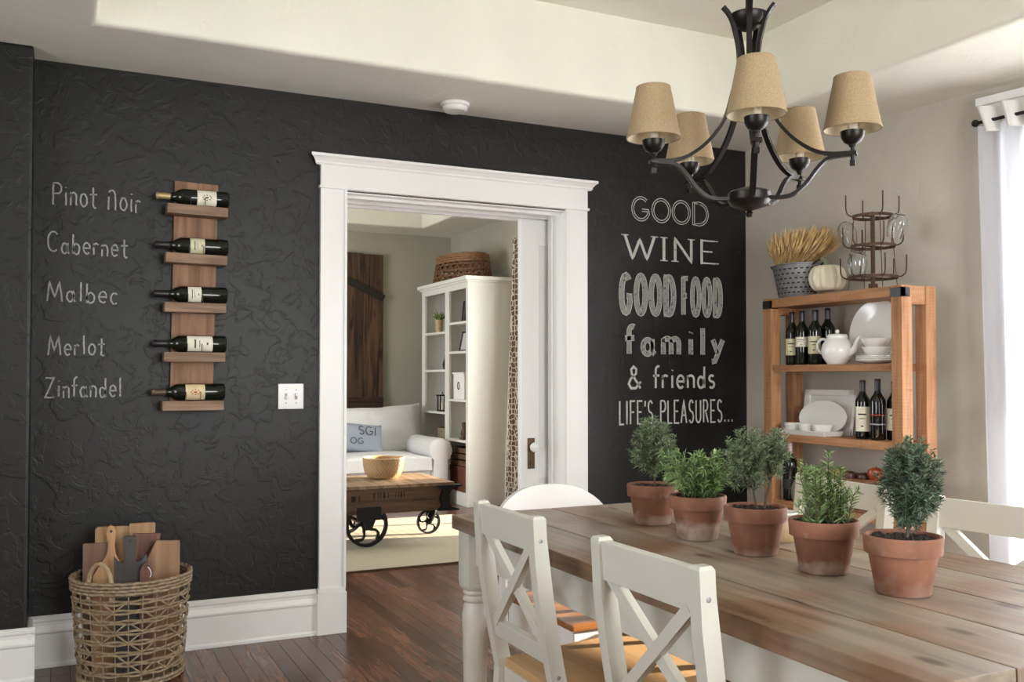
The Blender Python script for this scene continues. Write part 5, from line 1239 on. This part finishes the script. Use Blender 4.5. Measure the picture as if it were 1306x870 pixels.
obj('faded_stencil', bm, flat('worn_black_ink', (0.022, 0.013, 0.009), 0.8), ca, False, label='illegible worn black stencilling')
tbk = thing('coiled_bowl_basket', 'round tan coiled basket bowl on the cart top', 'basket', (2.165, 6.70, 0.4365))
bm = NB(); lathe(bm, [(0, 0), (0.095, 0), (0.115, 0.012), (0.138, 0.05), (0.148, 0.10), (0.150, 0.148), (0.144, 0.148), (0.142, 0.10), (0.130, 0.05), (0.105, 0.015), (0, 0.010)], 48); obj('woven_wall', bm, M_tanbask, tbk)
bm = NB()
for s in (1, -1):
    for k in range(36):
        a = 2 * math.pi * k / 36; tube(bm, [((r + 0.001) * math.cos(a + s * t), (r + 0.001) * math.sin(a + s * t), z) for r, z, t in ((0.118, 0.014, 0), (0.138, 0.05, 0.22), (0.148, 0.10, 0.44), (0.150, 0.142, 0.62))], 0.0022, 4)
obj('diagonal_weave', bm, flat('light_cane', (0.50, 0.35, 0.19), 0.7), tbk, kind='stuff')
bm = NB(); tube(bm, ringpath(0.150, 0.148, 60, 0.0015, 30, 0, 0.001), 0.0065, 8, True); obj('rim_coil', bm, flat('light_cane', (0.50, 0.35, 0.19), 0.7), tbk)

# sofa
so_ = thing('sofa', 'white slipcovered sofa with rolled arm behind the cart', 'sofa', (2.3, 8.6, 0))
SXo, SYo = 2.3, 8.6
def sub(o, lv=2, bevel=None):
    if bevel:
        b = o.modifiers.new('bevel', 'BEVEL'); b.width = bevel; b.segments = 3
    return o
def arm_mesh(xc):
    bm = NB(); prof = []
    for i in range(19): a = R(-50 + 280 * i / 18); prof.append((xc + 0.118 * math.cos(a), 0.505 + 0.112 * math.sin(a)))
    prof = [(xc + 0.075, 0.04), (xc + 0.075, 0.30)] + prof + [(xc - 0.085, 0.30), (xc - 0.085, 0.04)]
    ys = [(8.14, 0.90), (8.148, 0.965), (8.165, 1.0), (8.6, 0.99), (9.0, 1.0), (9.10, 1.0)]; prev = None
    for yy, k in ys:
        ring = [bm.verts.new((xc + (p[0] - xc) * k - SXo, yy - SYo, 0.40 + (p[1] - 0.40) * k if p[1] > 0.1 else p[1])) for p in prof]
        if prev:
            for q in range(len(ring)): bm.faces.new((prev[q], prev[(q + 1) % len(ring)], ring[(q + 1) % len(ring)], ring[q]))
        else: bm.faces.new(ring)
        prev = ring
    bm.faces.new(prev[::-1]); return bm
obj('arm', arm_mesh(3.185), M_sofa, so_, True, angle=45)
obj('arm', arm_mesh(1.30), M_sofa, so_, True, angle=45)
def cushion(bm, lo, hi, puff=0.03, nx=16, nz=10, sag=0.0):
    g_ = bmesh.ops.create_cube(bm, size=1.0); bmesh.ops.subdivide_edges(bm, edges=[e for e in bm.edges], cuts=9, use_grid_fill=True)
    lo, hi = Vector(lo), Vector(hi); c = (lo + hi) / 2; s = hi - lo
    for v in bm.verts:
        n_ = v.co * 2; p = Vector((n_.x * s.x / 2, n_.y * s.y / 2, n_.z * s.z / 2)); m = [1 - abs(n_.x) ** 4, 1 - abs(n_.y) ** 4, 1 - abs(n_.z) ** 4]
        sm = min(s) ; ax_ = list(s).index(sm)
        o_ = [i for i in range(3) if i != ax_]; k = (1 - n_[o_[0]] ** 2) * (1 - n_[o_[1]] ** 2)
        p[ax_] *= 0.70 + 0.42 * (max(k, 0) ** 0.4)
        for q in o_: p[q] *= 1 - 0.04 * (n_[o_[0] if q == o_[1] else o_[1]] ** 2 < 0.98) * (1 - (1 - n_[o_[0] if q == o_[1] else o_[1]] ** 2) * 0) * 0.5
        p += Vector((noise.noise(p * 6 + Vector((3, 0, 0))), noise.noise(p * 6), noise.noise(p * 6 + Vector((0, 5, 0))))) * 0.008
        v.co = p + c
bm = NB(); b2(bm, (1.32 - SXo, 9.02 - SYo, 0.05), (3.20 - SXo, 9.18 - SYo, 0.80), 0.04); obj('back_frame', bm, M_sofa, so_)
bm = NB(); b2(bm, (1.36 - SXo, 8.17 - SYo, 0.05), (3.12 - SXo, 9.05 - SYo, 0.32), 0.02); obj('base', bm, M_sofa, so_)
for x0, x1 in ((1.38, 2.22), (2.23, 3.09)):
    bm = NB(); cushion(bm, (x0 - SXo, 8.13 - SYo, 0.30), (x1 - SXo, 8.88 - SYo, 0.47)); obj('seat_cushion', bm, M_sofa, so_, True, angle=80)
for x0, x1, hh in ((1.36, 2.22, .86), (2.23, 3.25, .895)):
    bm = NB(); cushion(bm, (x0 - SXo, -0.12, -0.22), (x1 - SXo, 0.10, hh - 0.66)); 
    for v in bm.verts: v.co.z += 0.07 * max(0, (v.co.x + SXo - (x1 - 0.4)) / 0.4) * (v.co.z > 0) * 0.5
    o = obj('back_cushion', bm, M_sofa, so_, True, loc=(0, 8.93 - SYo, 0.64), angle=80); o.rotation_euler = (R(-12), 0, 0)
pl = thing('throw_pillow', 'blue grey linen pillow with dark printed letters on the sofa', 'pillow', (2.55, 8.655, 0.60), 0, None, (R(-24), R(6), 0))
bm = NB(); cushion(bm, (-0.25, -0.055, -0.135), (0.22, 0.055, 0.135)); obj('pillow_cover', bm, M_pillow, pl, True, angle=80)
def pillow_text(text, x0, x1, z0, cap, w):
    lay, tot = layout(text, 0.10); sx = (x1 - x0) / tot; bm = NB()
    for ox, st in lay:
        for s in st: ribbon(bm, [((ox + p[0]) * sx / cap, p[1]) for p in s], w / cap, lambda p: Vector((x0 + p[0] * cap, -0.0740 + 0.30 * (x0 + p[0] * cap + .02) ** 2 + 0.9 * (z0 + p[1] * cap) ** 2, z0 + p[1] * cap)))
    obj('printed_letters', bm, flat('navy_print', (0.05, 0.06, 0.08), 0.9), pl, False)
pillow_text('SGI', -0.02, 0.16, 0.02, 0.085, 0.009); pillow_text('OG', -0.10, 0.03, -0.075, 0.055, 0.007)

# barn door panel on the north wall
bd = thing('barn_door_panel', 'weathered dark barn wood door panel hung on the living room wall', 'door panel', (2.9, 9.78, 0))
for i, (x0, x1) in enumerate(((2.47, 2.69), (2.69, 2.92), (2.92, 3.143))):
    bm = NB(); box(bm, (0, 0, 0), (x1 - x0 - 0.004, 0.03, 1.71 - 0.02 * i % 2), None, 0.003); obj('plank', bm, W_barn('z'), bd, False, loc=((x0 + x1) / 2 - 2.9, -0.016, 1.665))
bm = NB(); box(bm, (0, 0, 0), (0.66, 0.02, 0.10), None, 0.003); obj('brace_board', bm, W_barn('x'), bd, False, loc=(-0.09, -0.04, 0.92))
bm = NB(); box(bm, (0, 0, 0), (0.74, 0.02, 0.07), None, 0.002); o = obj('brace_board', bm, flat('dark_iron_strap', (0.03, 0.024, 0.018), 0.7, 0.3, 0.001, 40, 0.3), bd, False, loc=(-0.09, -0.042, 2.18)); o.rotation_euler = (0, R(24), 0)

# bookcase
bc = thing('bookcase', 'tall white two-bay bookcase against the living room wall', 'bookcase', (3.36, 7.9, 0))
def bb(name, lo, hi, bev=0.0, mat=None):
    bm = NB(); b2(bm, (lo[0] - 3.36, lo[1] - 7.9, lo[2]), (hi[0] - 3.36, hi[1] - 7.9, hi[2]), bev); return obj(name, bm, mat or M_case, bc, False)
bb('side_panel', (3.36, 7.90, 0), (3.86, 7.925, 2.06)); bb('side_panel', (3.36, 9.075, 0), (3.86, 9.10, 2.06)); bb('divider', (3.37, 8.40, 0), (3.86, 8.425, 2.06)); bb('back_panel', (3.85, 7.9, 0.0), (3.865, 9.1, 2.06), 0, flat('bookcase_back', (0.60, 0.60, 0.58), 0.6))
bb('face_stile', (3.35, 7.895, 0), (3.37, 7.945, 2.06)); bb('face_stile', (3.35, 8.36, 0.12), (3.37, 8.465, 2.02)); bb('face_stile', (3.35, 9.02, 0), (3.37, 9.105, 2.06))
bb('head_rail', (3.347, 7.897, 2.0), (3.371, 9.1, 2.06)); bb('kick_board', (3.347, 7.897, 0), (3.371, 9.1, 0.105))
bm = NB(); b2(bm, (-0.03, -0.025, 2.055), (0.515, 1.225, 2.075), 0.004); b2(bm, (-0.05, -0.045, 2.072), (0.52, 1.245, 2.108), 0.006); obj('cornice', bm, M_case, bc, False)
for z in (1.70, 1.425, 0.975, 0.60, 0.12): bb('shelf', (3.352, 7.925, z - 0.022), (3.85, 8.40, z))
for z in (1.625, 1.255, 0.845, 0.48, 0.12): bb('shelf', (3.352, 8.425, z - 0.022), (3.85, 9.075, z))
# things in the bookcase
ph = thing('potted_succulent', 'small leafy plant in a tan pot on the top left bookcase shelf', 'plant', (3.42, 8.80, 1.626))
bm = NB(); lathe(bm, [(0, 0), (0.034, 0), (0.045, 0.13), (0.04, 0.13), (0.0, 0.12)], 20); obj('tan_pot', bm, M_tancer, ph)
bm = NB(); var = []; rnd = random.Random(9)
for i in range(60): needles(bm, var, Vector((rnd.uniform(-.02, .02), rnd.uniform(-.02, .02), 0.12)), Vector((rnd.uniform(-.4, .4), rnd.uniform(-.4, .4), 1)).normalized(), rnd.uniform(0.06, 0.14), 0.016, rnd, 1.2, 0.2)
setvar(obj('leaves', bm, M_tarr, ph, False, kind='stuff'), var)
def frame(label, loc, w, h, rz, tilt, fm, pm_, d=0.014):
    t = thing('picture_frame', label, 'picture frame', loc, 0, None, (0, R(tilt), R(rz)))
    bm = NB(); b = 0.012
    for lo, hi in (((-w / 2, 0), (-w / 2 + b, h)), ((w / 2 - b, 0), (w / 2, h)), ((-w / 2, 0), (w / 2, b)), ((-w / 2, h - b), (w / 2, h))): b2(bm, (-d / 2, lo[0], lo[1]), (d / 2, hi[0], hi[1]))
    obj('frame_border', bm, fm, t, False); bm = NB(); b2(bm, (-0.001, -w / 2 + b / 2, b / 2), (0.002, w / 2 - b / 2, h - b / 2)); obj('photograph', bm, pm_, t, False); return t
frame('dark picture frame on the top right bookcase shelf', (3.42, 8.17, 1.701), 0.17, 0.20, -12, 6, M_blackp, M_photo)
frame('black leaning picture frame on the second right bookcase shelf', (3.42, 8.14, 1.426), 0.13, 0.19, 30, 16, M_blackp, flat('pale_photograph', (0.5, 0.5, 0.48), 0.4))
wf = thing('small_white_cabinet', 'small white distressed box with dark ornament on the right bookcase shelf', 'box', (3.42, 8.14, 0.976))
bm = NB(); b2(bm, (-0.06, -0.13, 0), (0.06, 0.13, 0.235), 0.006); b2(bm, (-0.07, -0.14, 0.235), (0.07, 0.14, 0.25), 0.004); obj('box_body', bm, M_trim, wf, False)
bm = NB(); tube(bm, [(-0.063, 0.02 * math.sin(t * 6.28), 0.125 + 0.035 * math.cos(t * 6.28)) for t in [i / 14 for i in range(14)]], 0.004, 5, True); obj('ornament', bm, M_ink, wf)
lt = thing('lantern', 'small black metal lantern on the left bookcase shelf', 'lantern', (3.41, 8.68, 0.846))
bm = NB()
for a, b in ((-1, -1), (-1, 1), (1, -1), (1, 1)): b2(bm, (a * 0.035 - 0.005, b * 0.035 - 0.005, 0), (a * 0.035 + 0.005, b * 0.035 + 0.005, 0.15))
b2(bm, (-0.042, -0.042, 0), (0.042, 0.042, 0.012)); b2(bm, (-0.05, -0.05, 0.15), (0.05, 0.05, 0.162)); tube(bm, [(0, -0.02, 0.16), (0, 0, 0.19), (0, 0.02, 0.16)], 0.003, 5); obj('lantern_frame', bm, M_cast, lt, False)
bm = NB(); tube(bm, [(0, 0, 0.012), (0, 0, 0.09)], 0.018, 12); obj('candle', bm, M_candle, lt)
vs_ = dish('dark_vase', 'dark narrow vase on the second left bookcase shelf', 'vase', (3.42, 8.60, 1.256), [(0, 0), (0.03, 0), (0.04, 0.05), (0.02, 0.12), (0.015, 0.17), (0.02, 0.20), (0, 0.20)], mat=M_iron)
fg = thing('carved_figure', 'dark brown carved figure on the lower right bookcase shelf', 'figurine', (3.40, 8.10, 0.601))
bm = NB(); b2(bm, (-0.03, -0.05, 0), (0.03, 0.05, 0.02), 0.003); obj('figure_base', bm, W_cart('y'), fg, False)
bm = NB(); lathe(bm, [(0.02, 0.02), (0.035, 0.05), (0.03, 0.09), (0.018, 0.11), (0.026, 0.13), (0.022, 0.155), (0, 0.165)], 16); obj('figure_body', bm, W_cart('z'), fg)
cr_ = thing('wooden_crate', 'slatted brown wooden crate at the bottom right of the bookcase', 'crate', (3.46, 8.15, 0.355))
for k in range(3):
    bm = NB(); box(bm, (-0.09, 0, 0), (0.012, 0.40, 0.045), None, 0.002); obj('slat', bm, W_cart('y'), cr_, False, loc=(0, 0, 0.03 + 0.058 * k))
    for s in (-1, 1):
        bm = NB(); box(bm, (0, s * 0.195, 0), (0.18, 0.012, 0.045), None, 0.002); obj('slat', bm, W_cart('x'), cr_, False, loc=(0, 0, 0.03 + 0.058 * k))
bm = NB(); b2(bm, (-0.09, -0.2, 0), (0.09, 0.2, 0.008)); obj('crate_floor', bm, W_cart('y'), cr_, False)
bx = thing('brown_box', 'reddish brown lidded box below the slatted crate in the bookcase', 'box', (3.48, 8.15, 0.121))
bm = NB(); b2(bm, (-0.12, -0.2, 0), (0.12, 0.2, 0.18), 0.004); obj('box_body', bm, flat('red_brown_leather', (0.13, 0.05, 0.03), 0.5, 0, 0.001, 50, 0.2), bx, False)
bm = NB(); b2(bm, (-0.124, -0.204, 0.18), (0.124, 0.204, 0.232), 0.004); obj('lid', bm, flat('red_brown_leather', (0.13, 0.05, 0.03), 0.5), bx, False)
tag(obj('wicker_bin', (lambda b: (lathe(b, [(0, 0), (0.13, 0), (0.15, 0.20), (0.14, 0.20), (0.12, 0.01), (0, 0.01)], 28), b)[1])(NB()), M_wicker, None, True, loc=(3.53, 8.72, 0.481)), 'round brown wicker bin on the lower left bookcase shelf', 'bin')
# big basket on top of the bookcase
bb_ = thing('cane_basket', 'large chestnut open-weave cane basket on top of the bookcase', 'basket', (3.62, 8.68, 2.109))
def br2(z): return 0.300 - 0.045 * (z / 0.27)
bm = NB()
for s in (1, -1):
    for k in range(26):
        a = 2 * math.pi * k / 26; tube(bm, [(0.85 * (br2(z) + 0.002 * s) * math.cos(a + s * z * 3.2), 1.58 * (br2(z) + 0.002 * s) * math.sin(a + s * z * 3.2), z) for z in (0.01, 0.07, 0.13, 0.19, 0.255)], 0.0068, 4)
obj('diagonal_canes', bm, M_darkbask, bb_, kind='stuff')
for j, z in enumerate((0.012, 0.060, 0.115, 0.170, 0.205, 0.228, 0.25, 0.268)):
    bm = NB(); tube(bm, [(0.85 * (br2(z) + 0.004 * math.sin(15 * t + j * 3)) * math.cos(t), 1.58 * (br2(z) + 0.004 * math.sin(15 * t + j * 3)) * math.sin(t), z) for t in [2 * math.pi * i / 72 for i in range(72)]], 0.0085 if z < 0.19 else 0.0125, 5, True); obj('cane_hoop', bm, M_darkbask if z < 0.19 else flat('light_chestnut_cane', (0.24, 0.12, 0.055), 0.6, 0, 0.002, 60, 0.35), bb_)
bm = NB(); lathe(bm, [(0, 0.002), (0.25, 0.002), (0.245, 0.01), (0, 0.01)], 40); bmesh.ops.scale(bm, vec=(0.85, 1.58, 1), verts=bm.verts); obj('basket_base', bm, M_darkbask, bb_)

# patterned curtain in the living room
pc = thing('patterned_curtain', 'brown and white trellis curtain beyond the bookcase', 'curtain', (0, 0, 0))
bm = NB(); rows = []
for j in range(13):
    z = 0.03 + 2.44 * j / 12; row = []
    for i in range(61):
        t = i / 60; row.append(bm.verts.new((3.80 + 0.035 * math.sin(t * 6 * 2 * math.pi + z * .3) - 0.07 * (1 - z / 2.4), 7.38 + 0.47 * t, z)))
    rows.append(row)
for j in range(12):
    for i in range(60): bm.faces.new((rows[j][i], rows[j][i + 1], rows[j + 1][i + 1], rows[j + 1][i]))
obj('printed_cloth', bm, M_trellis, pc, True, angle=80)
bm = NB(); tube(bm, [(3.82, 6.0, 2.46), (3.82, 7.89, 2.46)], 0.010, 8); obj('rod', bm, M_iron, pc)

# repeats share a group phrase
for o in bpy.data.objects:
    if o.parent or 'label' not in o: continue
    n_ = o.name.split('.')[0]; L_ = o['label']
    if n_ == 'wine_bottle': o['group'] = 'wine bottles in the wall rack' if 'rack' in L_ else 'wine bottles on the open shelf unit'
    elif n_ == 'cross_back_chair': o['group'] = 'cross-back chairs around the dining table'
    elif n_ == 'potted_herb': o['group'] = 'terracotta herb pots in a row on the table'
    elif n_ == 'cutting_board': o['group'] = 'cutting boards in the wicker basket'
    elif n_ == 'plate': o['group'] = 'small plates stacked on the upper shelf'
    elif n_ == 'bowl': o['group'] = 'bowls stacked on the small plates'
    elif n_ == 'small_bowl': o['group'] = 'small bowls on the long tray'
    elif n_ == 'wine_glass': o['group'] = 'upturned glasses on the drying rack'
    elif n_ == 'apple': o['group'] = 'apples in the fruit basket'
    elif n_ == 'picture_frame': o['group'] = 'picture frames in the bookcase'
